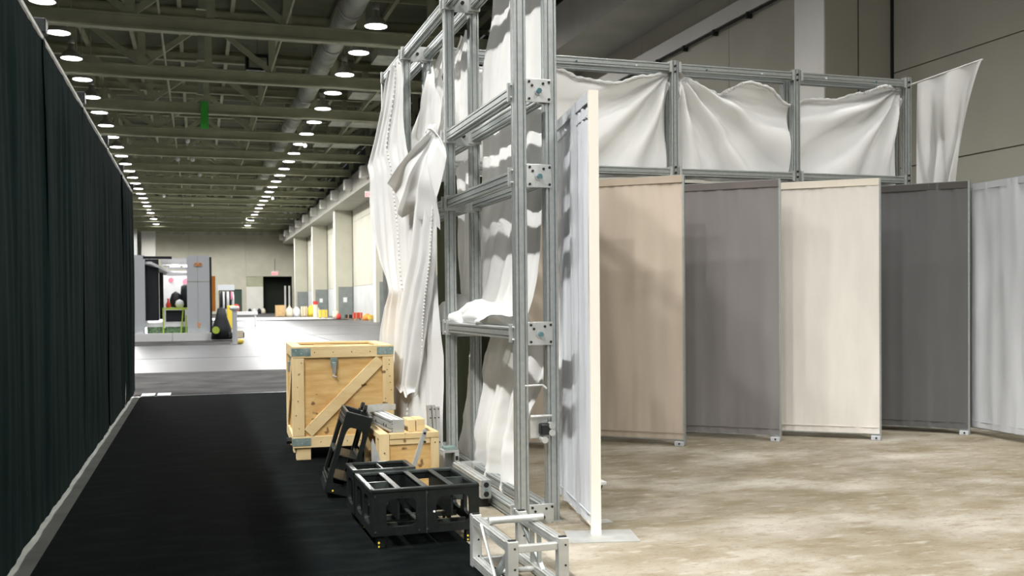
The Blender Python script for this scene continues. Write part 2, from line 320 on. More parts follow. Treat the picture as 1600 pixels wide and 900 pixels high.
for side,x,nm in ((0,-4.9,'left'),(1,6.53,'right')):
    for k in range(26):
        lamp(x, 37.3+4.14*k, ('%s glowing lamp of the %s-hand row under the roof, counted from the camera' % (ORD[k], nm)), nm+' row of high bay lamps')
    for k in range(1,19):
        on = (BACK_LEFT, BACK_RIGHT)[side] if k > 8 else ((NEAR_LEFT, NEAR_RIGHT)[side] if k > 3 else 1.0)
        lamp(x, 37.3-4.14*k, 'glowing lamp of the %s-hand row nearer than the picture shows' % nm, nm+' row of high bay lamps', on)
# ------------------------------------------------------------------ cloth helpers
def interp(rows, t):
    """rows of tuples, t in 0..1 over the first value; smooth"""
    z = rows[0][0] + (rows[-1][0]-rows[0][0])*t
    for a,b in zip(rows, rows[1:]):
        if (a[0]-z)*(b[0]-z) <= 1e-9 or b is rows[-1]:
            k = (z-a[0])/(b[0]-a[0]) if a[0]!=b[0] else 0
            k = min(1,max(0,k)); return [a[i]+(b[i]-a[i])*k for i in range(len(a))]
def cloth_side(name, X, rows, label, amp=0.05, nf=4, slant=0.0, seed=0, nu=44, nv=56, m=None, lean=0.0, group=None, cat='cloth', hem=None, bulge=0.0, gather=0.0):
    """cloth hanging in a plane along the aisle: rows (z, y_left, y_right)"""
    mb = MB(); random.seed(seed); ph = random.uniform(0,6)
    for j in range(nv+1):
        t = j/nv; z,y0,y1 = interp(rows, t)
        for i in range(nu+1):
            s = i/nu
            y = y0+(y1-y0)*s
            a = amp*(0.45+0.55*t)
            f = s*nf+slant*t
            x = X + a*(0.35*math.sin(2*PI*f+ph) + 0.9*(1-2*abs(math.sin(PI*f+ph))) + 0.35*(1-2*abs(math.sin(PI*(f*2.3+0.7*t)+ph*2)))) + lean*t
            x += 0.7*amp*noise.noise(Vector((s*2.2+seed, t*3.5, seed*1.7))) + bulge*math.sin(PI*t)*math.sin(PI*s)
            q = noise.noise(Vector((s*9+seed, t*14, 5.1)))*0.12*amp; x += q
            zz = z + 0.03*math.sin(2*PI*(f)+ph)*(1 if j in (0,nv) else 0) + gather*noise.noise(Vector((s*6,seed,t*2)))
            mb.v.append(Vector((x,y,zz)))
    for j in range(nv):
        for i in range(nu):
            a = j*(nu+1)+i; mb.f.append((a,a+1,a+nu+2,a+nu+1))
    o = tag(obj(name, mb.mesh(name, m or M_cloth, True)), label, cat, group)
    if hem is not None:      # a stitched hem following one column of the cloth
        hb_ = MB(); i0 = int(hem*nu)
        for j in range(nv):
            p = mb.v[j*(nu+1)+i0]; q = mb.v[(j+1)*(nu+1)+i0]
            if j % 1 == 0:
                pm_ = (p+q)/2; hb_.bar(p+(q-p)*0.15+Vector((-0.008,0,0)), p+(q-p)*0.8+Vector((-0.008,0,0)), 0.014, 0.02)
        h = obj('stitched_hem', hb_.mesh('stitched_hem', M_hem), o); h['kind'] = 'stuff'
    return o
# ------------------------------------------------------------------ pipe and drape on the left
DX = -0.97
SEAM = [-2.3,0.1,2.5,4.93,7.357,9.78,12.22,14.70,16.95]
mid_names = ['nearest','second','third','fourth','farthest']
random.seed(9)
for k in range(len(SEAM)-1):
    y0, y1 = SEAM[k], SEAM[k+1]
    mb = MB(); nu, nv = 96, 26
    for j in range(nv+1):
        t = j/nv; z = 3.238-3.198*t
        for i in range(nu+1):
            s = i/nu; y = y0-0.05+(y1-y0+0.10)*s
            f = 0.6+0.4*t; q = min(1, 0.2+6*t, 0.35+8*(1-t))
            x = DX + f*(0.006*math.sin(2*PI*s*11+k+3*noise.noise(Vector((s*4,k,0)))) + 0.006*math.sin(2*PI*s*4.3+2*k+0.8*t)) + 0.03*noise.noise(Vector((s*6+k*3, t*1.2, k))) + 0.012*noise.noise(Vector((s*22+k*3, t*1.8, k)))
            e = min(s,1-s); x = DX+(x-DX)*q + 0.01*math.exp(-e*30)
            zz = z - 0.02*math.sin(PI*s)*(1-t) + (0.012*noise.noise(Vector((s*2,k*2.0,1)))+0.03*(1 if i>nu*0.96 else 0) if j==nv else 0)
            mb.v.append(Vector((x,y,zz)))
    for j in range(nv):
        for i in range(nu): a = j*(nu+1)+i; mb.f.append((a,a+1,a+nu+2,a+nu+1))
    if k >= 3: lab = mid_names[k-3]+' black drape panel in view on the left, hung from the pipe rail'
    else: lab = 'black drape panel of the left line nearer than the picture shows'
    o = tag(obj('black_drape', mb.mesh('black_drape', M_drape, True)), lab, 'drape', 'black drape panels on the left')
    c = tag(obj('drape_crossbar', MB().cyl((DX-0.01,y0+0.03,3.245),(DX-0.01,y1-0.03,3.245),0.024,10).mesh('crossbar_pipe', M_alu_l)), (mid_names[k-3]+' pale crossbar pipe along the top of the black drapes') if k>=3 else 'pale crossbar pipe above the unseen drape panels', 'pipe', 'crossbar pipes over the drapes')
for k,y in enumerate(SEAM):
    t = thing('drape_upright', (('edge-of-picture','nearest','second nearest','third','fourth','end')[min(5,max(0,k-3))]+' upright post of the black drape line') if k>=3 else 'upright post of the unseen part of the drape line', 'post', (DX-0.02,y,0), 0, 'drape uprights')
    obj('base_plate', B(-0.34,-0.06,-0.2,0.2,0,0.008).mesh('base_plate', M_dark), t)
    obj('pole', MB().cyl((-0.115,0,0.008),(-0.115,0,3.31),0.025,10).mesh('pole', M_alu_l), t)
    obj('cap', MB().box(-0.145,0.05,-0.06,0.06,3.272,3.37).mesh('cap', M_plast), t, bevel=0.008)

# ------------------------------------------------------------------ slotted aluminium profile
def profile(hw=0.04):
    q = []
    for k in range(4):
        c, s = [(1,0),(0,1),(-1,0),(0,-1)][k]
        pts = [(hw,-hw+0.003),(hw,-0.0245),(hw-0.010,-0.0245),(hw-0.010,-0.0155),(hw,-0.0155),(hw,0.0155),(hw-0.010,0.0155),(hw-0.010,0.0245),(hw,0.0245),(hw,hw-0.003)]
        for x,y in pts: q.append((x*c-y*s, x*s+y*c))
    return q
PROF = profile()
def beam(a,b,name='rail',m=None,parent=None): return obj(name, MB().sweep(PROF,a,b).mesh(name, m or M_alu), parent)
tw = thing('scaffold_tower', 'tall double frame of slotted aluminium profiles with bolted plates beside the black aisle', 'frame')
TX0, TX1 = 2.0, 2.21
TY = [6.15, 8.0, 9.75, 10.88]; TZ = 3.95
for y in TY:
    for x in (TX0,TX1): beam((x,y,0.012),(x,y,TZ),'post',parent=tw)
LEV = [0.055, 1.24, 2.26, 2.81, 3.90]
def bolt(p, d, parent, r=0.013, m=None):
    p = Vector(p); d = Vector(d); return obj('bolt', MB().cyl(p, p+d, r, 6).mesh('bolt', m or M_dark), parent)
for yi,(a,b) in enumerate(zip(TY, TY[1:])):
    for z in LEV:
        if yi == 2 and z in (2.26,1.24): continue
        if z == 0.055 and yi == 2: continue
        for x in (TX0,TX1):
            r_ = beam((x,a+0.05,z),(x,b-0.05,z),'rail',parent=tw)
            for e,yy in ((0,a+0.058),(1,b-0.058)):
                bm_ = obj('end_bracket', B(x-0.058,x+0.045,yy-0.014,yy+0.014,z-0.062,z+0.062).mesh('end_bracket', M_alu_l), r_, bevel=0.003)
    for z in LEV[1:4]:
        pass
# square plates tying front and rear posts together
for yi,y in enumerate(TY):
    for z in LEV:
        if yi == 3 and z < 3.8: continue
        cx = (TX0+TX1)/2
        pl = obj('tie_plate', B(cx-0.072,cx+0.1,y-0.054,y-0.042,z-0.076,z+0.076).mesh('tie_plate', M_alu_l), tw, bevel=0.004)
        obj('tie_block', B(cx-0.065,cx+0.065,y-0.042,y+0.03,z-0.035,z+0.035).mesh('tie_block', M_alu), tw)
        if yi == 0:
            for (dx,dz) in ((-0.05,-0.055),(-0.05,0.055),(0.085,-0.055),(0.085,0.055),(-0.03,0.03),(0.045,0.045)): bolt((cx+dx,y-0.054,z+dz),(0,-0.006,0),pl,0.009)
            obj('washer', MB().cyl((cx+0.012,y-0.054,z-0.005),(cx+0.012,y-0.059,z-0.005),0.027,16).mesh('washer', M_alu_l), pl)
            bolt((cx+0.012,y-0.059,z-0.005),(0,-0.026,0),pl,0.017,M_zinc if z>0.1 else M_dark)
        else: bolt((cx,y-0.054,z),(0,-0.02,0),pl,0.016)
# bolt heads on the front faces of the posts at each rail
for yi,y in enumerate(TY[:3]):
    for z in LEV:
        for dz in (-0.04,0.04): bolt((TX0-0.04,y+0.02,z+dz),(-0.012,0,0),tw,0.010,M_alu_l)
# loose clamp between the near posts with its knobs and a little hook
cl = obj('clamp_plate', B(2.045,2.165,6.10,6.112,0.56,0.70).mesh('clamp_plate', M_alu_l), tw, bevel=0.004)
obj('clamp_body', B(2.10,2.19,6.04,6.10,0.585,0.66).mesh('clamp_body', M_dark), cl, bevel=0.012)
for x,z in ((2.175,0.645),(2.175,0.60),(2.125,0.555)): obj('clamp_roller', MB().cyl((x,6.035,z),(x,6.09,z),0.022,14).mesh('clamp_roller', M_alu_l), cl)
obj('clamp_bar', MB().cyl((2.04,6.08,0.705),(2.19,6.08,0.705),0.010,8).mesh('clamp_bar', M_alu_l), cl)
hk = obj('hook', MB().cyl((2.0,6.12,0.90),(2.13,6.1,0.905),0.008,8).cyl((2.13,6.1,0.905),(2.155,6.09,0.88),0.010,8).mesh('hook', M_alu_l), tw)
# base feet
for y in TY:
    for x in (TX0,TX1): obj('foot', B(x-0.05,x+0.05,y-0.05,y+0.05,0.006,0.014).mesh('foot', M_alu_l), tw)

# ------------------------------------------------------------------ back wall frame with three (four) bays
wfm = thing('swag_scaffold', 'low-gauge aluminium wall frame standing behind the row of fabric panels', 'frame')
WX = [3.37, 4.865, 6.36, 7.84]; WY0, WY1 = 9.62, 9.82
for x in WX:
    for y in (WY0,WY1): beam((x,y,0.008),(x,y,3.99),'post',parent=wfm)
    for z in (2.83,3.90): 
        pl = obj('tie_plate', B(x+0.041,x+0.049,WY0-0.03,WY1+0.03,z-0.06,z+0.06).mesh('tie_plate', M_alu_l), wfm)
        bolt((x,WY0-0.04,z+0.03),(0,-0.014,0),wfm,0.012); bolt((x,WY0-0.04,z-0.03),(0,-0.014,0),wfm,0.012)
xs_ = [2.33]+WX
for a,b in zip(xs_,xs_[1:]):
    for z in (2.81,3.92):
        for y in (WY0,WY1):
            r_ = beam((a+0.045,y,z),(b-0.045,y,z),'rail',parent=wfm)
            if y == WY0:
                for xx in (a+0.055,b-0.055): obj('end_bracket', B(xx-0.014,xx+0.014,y-0.055,y+0.045,z-0.055,z+0.055).mesh('end_bracket', M_alu_l), r_)
                for q in (0.25,0.7):
                    if z>3: bolt((a+(b-a)*q,y-0.04,z-0.01),(0,-0.012,0),r_,0.011,M_zinc if (q>0.5)==(b>7) else M_white)
tag(obj('back_curtain', B(2.34,7.75,9.90,9.915,0.02,2.74).mesh('back_curtain', M_olive)), 'dark olive cloth closing the back of the booth behind the panels', 'curtain')

# swagged muslin in the bays of the wall frame
def swag(name, xa, xb, top, zb, corner, label, seed, amp=0.05, freq=22, side=1):
    amp *= 1.5
    mb = MB(); nu, nv = 90, 60
    for j in range(nv+1):
        t = j/nv
        for i in range(nu+1):
            s = i/nu; x = xa+(xb-xa)*s
            for (p,q) in zip(top, top[1:]):
                if p[0] <= x <= q[0] or q is top[-1]:
                    k = min(1,max(0,(x-p[0])/(q[0]-p[0]))); k = k*k*(3-2*k); zt = p[1]+(q[1]-p[1])*k; break
            z = zt+(zb-zt)*t
            dx, dz = x-corner[0], z-corner[1]; r = math.hypot(dx,dz)+0.02; th = math.atan2(-dz, abs(dx)+0.02)
            wave = math.sin(freq*th + 1.5*noise.noise(Vector((x*1.3,z*1.3,seed)))+seed)
            wave = (abs(wave)**0.8)*(1 if wave>0 else -1)
            fade = math.exp(-(r/1.3)**2)*min(1,r*3)
            y = 9.68 + amp*wave*(0.25+fade) - 0.03*noise.noise(Vector((x*2,z*2,seed))) - 0.05*math.sin(PI*t)*math.sin(PI*s)
            y += 0.02*math.sin(14*(1-t)*(1.2-s) + seed)*(1-t)
            if j <= 1: y -= 0.03*(1-j)          # folded top edge
            y = min(y, 9.775)
            mb.v.append(Vector((x,y,z)))
    for j in range(nv):
        for i in range(nu): a = j*(nu+1)+i; mb.f.append((a,a+1,a+nu+2,a+nu+1))
    o = tag(obj(name, mb.mesh(name, M_cloth, True)), label, 'cloth', 'muslin swags in the wall frame')
    # rolled upper hem
    hm = MB(); 
    for i in range(0,nu): hm.cyl(mb.v[i]+Vector((0,-0.004,0)), mb.v[i+1]+Vector((0,-0.004,0)), 0.016+0.008*math.sin(i*0.5+seed)**2, 6)
    obj('rolled_hem', hm.mesh('rolled_hem', M_cloth, True), o)
    return o
swag('muslin_swag', 2.36,3.33, [(2.36,3.86),(2.8,3.78),(3.33,3.84)], 2.72, (3.3,3.85), 'white muslin swag in the wall frame bay behind the scaffold tower', 1)
swag('muslin_swag', 3.42,4.82, [(3.42,3.83),(3.59,3.82),(3.79,3.75),(4.15,3.70),(4.51,3.80),(4.82,3.86)], 2.74, (4.8,3.86), 'white muslin swag in the bay above the beige panel', 2, freq=13)
swag('muslin_swag', 4.92,6.31, [(4.92,3.87),(5.15,3.80),(5.43,3.68),(5.74,3.80),(5.95,3.77),(6.31,3.60)], 2.74, (4.95,3.88), 'white muslin swag above the taupe panel, pulled to its upper left corner', 3, freq=15, amp=0.06)
swag('muslin_swag', 6.42,7.79, [(6.42,3.64),(6.6,3.69),(6.9,3.70),(7.24,3.78),(7.5,3.86),(7.79,3.87)], 2.74, (7.77,3.88), 'white muslin swag above the cream and charcoal panels, pulled to its upper right', 4, freq=15, amp=0.06)
# corner cloth right of the frame
mb = MB(); nu, nv = 50, 60
for j in range(nv+1):
    t = j/nv
    for i in range(nu+1):
        s = i/nu
        a = Vector((7.90,9.50,3.90)); b = Vector((8.17,8.80,4.03))
        p = a.lerp(b, s)
        wid = 1 - 0.42*min(1,t*1.2)**0.8*s
        p = a.lerp(b, s*wid); p.z -= t*(1.45+0.05*s)
        # hanging pocket fold in the middle
        u_ = (s-0.45)/0.28; pk = math.exp(-u_*u_)
        p.x += 0.0
        off = 0.07*math.sin(2*PI*(s*2.1+0.35*t)+0.5)*(0.3+t) + 0.05*math.sin(2*PI*(s*4.3-0.5*t))*t + 0.05*pk*max(0,math.sin(PI*min(1,t*2)))
        p += Vector((-0.93,-0.36,0))*off
        mb.v.append(p)
for j in range(nv):
    for i in range(nu): q = j*(nu+1)+i; mb.f.append((q,q+1,q+nu+2,q+nu+1))
cc = tag(obj('corner_cloth', mb.mesh('corner_cloth', M_cloth, True)), 'white cloth hanging by its corners at the right end of the wall frame', 'cloth')
obj('top_cord', MB().cyl((7.86,9.6,3.90),(8.17,8.80,4.035),0.010,6).mesh('top_cord', M_hem), cc)
tag(obj('side_rail', MB().sweep(PROF,(7.93,9.62,2.62),(8.25,8.7,2.62)).mesh('side_rail', M_alu)), 'aluminium rail hidden behind the cloth at the right corner', 'rail')

# ------------------------------------------------------------------ fabric room-divider panels
def panel(x0,y0,x1,y1,h,mf,mh,label,seed,foot=True,th=0.035,edge_m=None,sag=0.012,z0=0.055, group='tall fabric-covered partition panels', edge_w=0.018):
    """(x0,y0) is the left end, (x1,y1) the right end on the floor"""
    d = Vector((x1-x0,y1-y0,0)); L_ = d.length; rz = math.atan2(d.y,d.x)
    t = thing('partition_panel', label, 'panel', (x0,y0,0), rz, group)
    nu,nv = 30,60; mb = MB()
    for j in range(nv+1):
        for i in range(nu+1):
            s=i/nu; v=j/nv; x = edge_w+(L_-2*edge_w)*s; z = z0+0.012+(h-z0-0.024)*v
            y = -th/2 - 0.004 + sag*noise.noise(Vector((s*7+seed*3, v*1.6, seed)))*math.sin(PI*s)**0.3
            pul = math.exp(-(1-v)*9)+math.exp(-v*12); y += 0.006*math.sin(s*60+seed)*pul
            y += 0.004*math.sin((s*3+v*6)+seed)
            mb.v.append(Vector((x,y,z)))
    for j in range(nv):
        for i in range(nu): a=j*(nu+1)+i; mb.f.append((a,a+1,a+nu+2,a+nu+1))
    obj('fabric', mb.mesh('fabric', mf, True), t)
    obj('backing', B(edge_w,L_-edge_w,-th/2+0.012,th/2,z0+0.01,h-0.01).mesh('backing', mf), t)
    obj('top_hem', B(edge_w,L_-edge_w,-th/2-0.014,-th/2-0.006,h-0.075,h-0.006).mesh('top_hem', mh), t)
    obj('bottom_seam', B(edge_w,L_-edge_w,-th/2-0.013,-th/2-0.007,z0+0.075,z0+0.083).mesh('bottom_seam', mf), t)
    em = edge_m or M_alu
    for a in (0,L_-edge_w): obj('edge_profile', B(a,a+edge_w,-th/2-0.006,th/2,0.012 if a else z0,h).mesh('edge_profile', em), t)
    obj('top_rail', B(edge_w,L_-edge_w,-th/2,th/2,h-0.01,h).mesh('top_rail', em), t)
    obj('bottom_rail', B(edge_w,L_-edge_w,-th/2,th/2,z0,z0+0.012).mesh('bottom_rail', em), t)
    if foot:
        obj('foot', B(L_-0.10,L_-0.012,-0.07,0.05,0.007,0.05).mesh('foot', M_foot), t, bevel=0.004)
        obj('bolt', MB().cyl((L_-0.05,-0.07,0.03),(L_-0.05,-0.078,0.03),0.01,6).mesh('bolt', M_dark), t)
    return t
panel(2.86,9.48,3.60,8.86,2.68,M_beige,M_hb,'beige fabric panel half hidden behind the scaffold tower',11)
panel(3.84,9.52,4.60,8.87,2.685,M_beige,M_hb,'beige fabric panel in full view, leftmost of the open row',12)
panel(4.90,9.50,5.65,8.81,2.665,M_taupe,M_ht,'taupe grey fabric panel between the beige and the cream ones',13)
panel(5.86,9.16,6.64,8.53,2.675,M_cream,M_hc,'cream fabric panel between the two grey ones',14)
panel(7.12,9.19,7.74,8.52,2.675,M_char,M_hch,'charcoal fabric panel, darkest one of the row',15)
panel(7.84,8.60,7.775,7.56,2.65,M_pale,M_hp,'pale grey fabric panel at the right edge of the picture',16,z0=0.07,sag=0.03)
# near panel seen nearly edge-on
t = panel(2.50,6.70,2.325,5.66,2.735,M_pale,M_hp,'pale fabric panel with cream edge standing edge-on in the middle foreground',17,foot=False,th=0.055,edge_m=M_edge,sag=0.03,edge_w=0.03)
obj('seam_line', B(0.03,1.02,-0.038,-0.034,2.58,2.588).mesh('seam_line', M_hp), t)
sh = tag(obj('floor_plate', MB().sweep([(0,0),(0.42,0),(0.42,0.006),(0,0.006)],(2.10,5.52,0.006),(2.17,5.82,0.006)).mesh('floor_plate', M_alu_l)), 'thin grey steel plate on the carpet under the near panel edge', 'plate')
tag(obj('floor_plate', B(2.46,2.56,5.95,6.06,0.006,0.011).mesh('floor_plate', M_alu_l), rot=(0,0,0)), 'small plate corner on the carpet behind the near panel', 'plate')
t = thing('furniture_dolly', 'low white dolly with a black castor poking out behind the near panel', 'dolly', (2.80,7.05,0))
obj('deck', B(-0.12,0.14,-0.1,0.1,0.055,0.08).mesh('deck', M_white), t, bevel=0.004)
obj('castor', MB().cyl((0.09,-0.06,0.036),(0.09,-0.03,0.036),0.028,12).mesh('castor', M_plast), t); obj('castor_fork', B(0.065,0.115,-0.07,-0.02,0.04,0.055).mesh('castor_fork', M_dark), t)

# ------------------------------------------------------------------ muslin on the tower
cloth_side('hanging_muslin', 1.90, [(3.80,10.05,9.50),(3.71,10.28,9.32),(3.51,10.52,9.27),(3.23,11.02,9.29),(3.02,11.46,9.24),(2.90,11.30,9.2),(2.82,11.21,9.13),(2.57,11.19,9.0),(2.23,10.96,8.87),(1.91,10.66,8.89),(1.65,10.3,8.95),(1.56,10.19,8.9),(1.4,10.46,8.77),(1.15,10.71,8.65),(0.9,10.8,8.53),(0.6,10.71,8.46),(0.08,10.75,8.4)],
  'long white muslin hanging from the far end of the scaffold tower down to the floor', amp=0.055, nf=3.2, slant=0.5, seed=3, nu=64, nv=90, hem=0.62)
cloth_side('torn_muslin', 1.84, [(2.9,8.15,8.05),(2.24,8.59,7.78),(1.84,8.85,7.91),(1.57,9.1,8.11),(1.29,9.27,8.32),(0.94,9.41,8.49),(0.66,9.55,8.66),(0.61,9.2,8.7)],
  'narrow torn muslin strip with a stitched hem ending above the small crate', amp=0.035, nf=1.6, slant=0.35, seed=5, nu=36, nv=80, hem=0.93)
# knotted star-shaped piece: two layers of drawn-together cloth with fan folds
def fan(name, X, peak, rim, label, nf, seed, amp=0.05, nr=34, parent=None):
    mb = MB(); K = len(rim)-1; per = 12; n = K*per
    for r in range(nr+1):
        t = r/nr
        for i in range(n+1):
            k = min(K-1,i//per); f = (i-k*per)/per; a = Vector(rim[k]); b = Vector(rim[k+1]); y,z = a.lerp(b,f)
            s = i/n
            yy = peak[0]+(y-peak[0])*t; zz = peak[1]+(z-peak[1])*t - 0.06*math.sin(PI*t)*0
            w_ = 1-2*abs(math.sin(PI*nf*s+seed))
            x = X - amp*(t**0.6)*w_*1.3 - 0.05*math.sin(PI*t*0.9) + 0.03*noise.noise(Vector((s*5,t*3,seed)))
            mb.v.append(Vector((x,yy,zz)))
    for r in range(nr):
        for i in range(n): a=r*(n+1)+i; mb.f.append((a,a+1,a+n+2,a+n+1))
    return tag(obj(name, mb.mesh(name, M_cloth, True)), label, 'cloth')
fan('knotted_muslin', 1.82, (7.72,2.82), [(8.30,2.82),(9.55,2.60),(9.62,2.54),(9.2,2.36),(8.98,2.22),(8.6,2.27),(8.35,2.18),(7.95,2.10),(7.72,2.02),(7.55,2.25),(7.42,2.56),(7.52,2.72),(7.6,2.84)],
    'white muslin bunched into a pointed fan and tied to the middle tower post', 4.5, 2, amp=0.03)
cloth_side('hanging_muslin', 1.95, [(2.85,8.75,8.2),(2.31,9.0,8.33),(1.85,9.03,8.2),(1.57,9.18,8.12),(1.29,9.35,8.09),(0.95,9.52,8.05),(0.41,9.87,8.03),(0.06,9.88,8.02)],
  'white muslin behind the torn strip reaching the floor beside the small crate', amp=0.045, nf=2.2, slant=0.4, seed=8, nu=44, nv=80, lean=-0.03)
cloth_side('bunched_muslin', 2.31, [(3.90,9.56,9.35),(3.77,9.98,9.35),(3.54,10.51,9.36),(3.26,11.03,9.38),(2.95,10.87,9.39),(2.6,10.6,9.3)],
  'crumpled muslin in the upper middle bay of the tower between the far posts', amp=0.07, nf=2.4, slant=0.8, seed=12, nu=48, nv=50)
cloth_side('bunched_muslin', 2.12, [(3.62,9.35,9.05),(3.3,9.75,8.72),(3.05,9.6,8.6),(2.85,9.2,8.75)],
  'small pointed muslin flap hanging in the upper middle bay', amp=0.05, nf=1.2, slant=0.4, seed=14, nu=30, nv=30)
cloth_side('bay_muslin', 2.30, [(4.35,7.60,6.45),(3.69,7.77,6.48),(3.52,7.93,6.49),(3.25,8.07,6.51),(3.0,8.04,6.53),(2.75,7.96,6.5),(2.51,7.96,6.48),(2.32,7.97,6.47),(2.18,8.15,6.49),(1.99,8.3,6.52),(1.8,8.45,6.55),(1.6,8.6,6.62),(1.46,8.75,6.72),(1.37,8.9,6.82),(1.31,9.0,6.92)],
  'broad white muslin filling the nearest tower bay and gathered on its middle rail', amp=0.028, nf=2.6, slant=0.3, seed=21, nu=64, nv=110, lean=-0.02)
# gathered heap on the middle rail
mb = MB(); nu,nv = 60,16
for j in range(nv+1):
    for i in range(nu+1):
        s=i/nu; a=PI*(j/nv)*1.15-0.2
        y = 6.98+1.62*s; hgt = 0.05+0.16*math.exp(-((s-0.86)/0.16)**2)+0.10*math.exp(-((s-0.35)/0.3)**2)
        rr = 1+0.35*noise.noise(Vector((s*7,a*2,3.3)))+0.18*math.sin(s*22+a*3)
        mb.v.append(Vector((2.16-0.17*math.cos(a)*rr*(-1)*-1, y, 1.285+hgt*math.sin(a)*rr)))
for j in range(nv):
    for i in range(nu): a=j*(nu+1)+i; mb.f.append((a,a+1,a+nu+2,a+nu+1))
tag(obj('muslin_heap', mb.mesh('muslin_heap', M_cloth, True)), 'heap of gathered muslin lying on the middle rail of the nearest bay', 'cloth')
cloth_side('lower_muslin', 2.30, [(1.19,7.9,6.47),(1.02,8.0,6.49),(0.82,8.03,6.57),(0.62,8.03,6.69),(0.41,8.02,6.76),(0.21,8.05,6.72),(0.10,8.12,6.66),(0.03,8.2,6.62)],
  'white muslin hanging in the lowest part of the nearest tower bay down to the floor', amp=0.05, nf=3.2, slant=0.5, seed=31, nu=64, nv=70, lean=-0.08)
cloth_side('inner_muslin', 2.31, [(3.83,8.72,8.2),(3.7,9.07,8.2),(3.31,9.19,8.2),(2.9,9.15,8.22)], 'white muslin seen through the tower above the upper rail of the middle bay', amp=0.04, nf=3, seed=41, nu=30, nv=50, slant=0.2)
cloth_side('inner_muslin', 2.33, [(2.72,9.05,8.4),(2.2,8.95,8.4),(1.74,8.85,8.45),(1.3,8.80,8.50)], 'narrow muslin strip seen between the middle tower posts above the middle rail', amp=0.03, nf=2, seed=42, nu=24, nv=50, slant=0.3)
cloth_side('inner_muslin', 2.33, [(0.98,8.66,8.50),(0.6,8.70,8.48),(0.37,8.82,8.46),(0.18,8.97,8.47),(0.06,8.93,8.47)], 'curling muslin strip between the middle tower posts near the floor', amp=0.03, nf=1.5, seed=43, nu=20, nv=40, slant=0.3)
# ------------------------------------------------------------------ large pine crate
def knots(pts, parent, nrm=(0,-0.004,0), r=0.005):
    m_ = MB()
    for p in pts: p = Vector(p); m_.cyl(p, p+Vector(nrm), r, 6)
    o = obj('screw_heads', m_.mesh('screw_heads', M_dark), parent); o['kind'] = 'stuff'
cr = thing('wooden_crate', 'large pine shipping crate with diagonal braces and metal corner plates', 'crate', (0.822,9.27,0), math.radians(-2.0))
W_, D_ = 0.93, 1.18
def bd(name, x0,x1,y0,y1,z0,z1,m,p=None): return obj(name, B(x0,x1,y0,y1,z0,z1).mesh(name,m), p or cr, bevel=0.004)
bd('plywood_panel', 0.03,W_-0.02,0.022,0.034,0.13,1.02,M_ply); bd('plywood_panel',0.022,0.034,0.03,D_-0.03,0.13,1.02,M_ply)
bd('plywood_panel', 0.03,W_-0.02,D_-0.034,D_-0.022,0.13,1.02,M_ply); bd('plywood_panel',W_-0.034,W_-0.022,0.03,D_-0.03,0.13,1.02,M_ply)
bd('lid', 0.03,W_-0.03,0.03,D_-0.03,1.005,1.022,M_ply)
for y0,y1 in ((0,0.022),(D_-0.022,D_)):
    bd('board',0,W_,y0,y1,0.945,1.05,M_lumh); bd('board',0,W_,y0,y1,0.12,0.225,M_lumh)
    bd('board',0.0,0.105,y0,y1,0.227,0.943,M_lum); bd('board',W_-0.105,W_,y0,y1,0.227,0.943,M_lum)
for x0,x1 in ((0,0.022),(W_-0.022,W_)):
    bd('board',x0,x1,0.024,D_-0.024,0.945,1.05,M_lumy); bd('board',x0,x1,0.024,D_-0.024,0.12,0.225,M_lumy)
    bd('board',x0,x1,0.024,0.12,0.227,0.943,M_lum); bd('board',x0,x1,D_-0.12,D_-0.024,0.227,0.943,M_lum)
# top rim boards
bd('board',0.0,W_,0.022,0.10,1.028,1.05,M_lumh); bd('board',0.0,W_,D_-0.10,D_-0.022,1.028,1.05,M_lumh)
bd('board',0.022,0.10,0.102,D_-0.102,1.028,1.05,M_lumy); bd('board',W_-0.10,W_-0.022,0.102,D_-0.102,1.028,1.05,M_lumy)
obj('diagonal_brace', MB().bar((0.135,0.012,0.255),(W_-0.125,0.012,0.915),0.021,0.10,(0,0,1)).mesh('diagonal_brace', M_lumh), cr, bevel=0.003)
obj('diagonal_brace', MB().bar((0.012,0.15,0.915),(0.012,D_-0.15,0.255),0.021,0.10,(0,0,1)).mesh('diagonal_brace', M_lumy), cr, bevel=0.003)
for x in (0.03,W_-0.17):
    bd('skid_block',x,x+0.13,0.02,0.14,0.007,0.12,M_lumh); bd('skid_block',x,x+0.13,D_-0.14,D_-0.02,0.007,0.12,M_lumh)
bd('skid_block',0.03,0.16,0.5,0.62,0.007,0.12,M_lumh)
for (x0,x1,z0,z1) in ((0.0,0.165,0.965,1.035),(W_-0.155,W_,0.965,1.035),(0.0,0.16,0.14,0.21)):
    c_ = obj('corner_plate', B(x0,x1,-0.004,0,z0,z1).mesh('corner_plate', M_zincp), cr)
    for q in (0.2,0.5,0.8): bolt((x0+(x1-x0)*q,-0.004,(z0+z1)/2+0.015*(1 if q!=0.5 else -1)),(0,-0.004,0),c_,0.007,M_alu_l)
obj('corner_plate', B(-0.004,0,0.0,0.12,0.965,1.035).mesh('corner_plate', M_zincp), cr); obj('corner_plate', B(-0.004,0,0.0,0.12,0.14,0.21).mesh('corner_plate', M_zincp), cr)
lt = obj('latch', B(0.345,0.405,-0.006,0,0.86,0.945).mesh('latch', M_zincp), cr)
obj('hasp', B(0.36,0.392,-0.020,-0.006,0.80,0.90).mesh('hasp', M_alu), lt, bevel=0.004)
obj('hook', MB().cyl((0.375,-0.014,0.80),(0.375,-0.014,0.765),0.006,8).cyl((0.36,-0.014,0.775),(0.395,-0.014,0.765),0.008,8).mesh('hook', M_alu_l), lt)
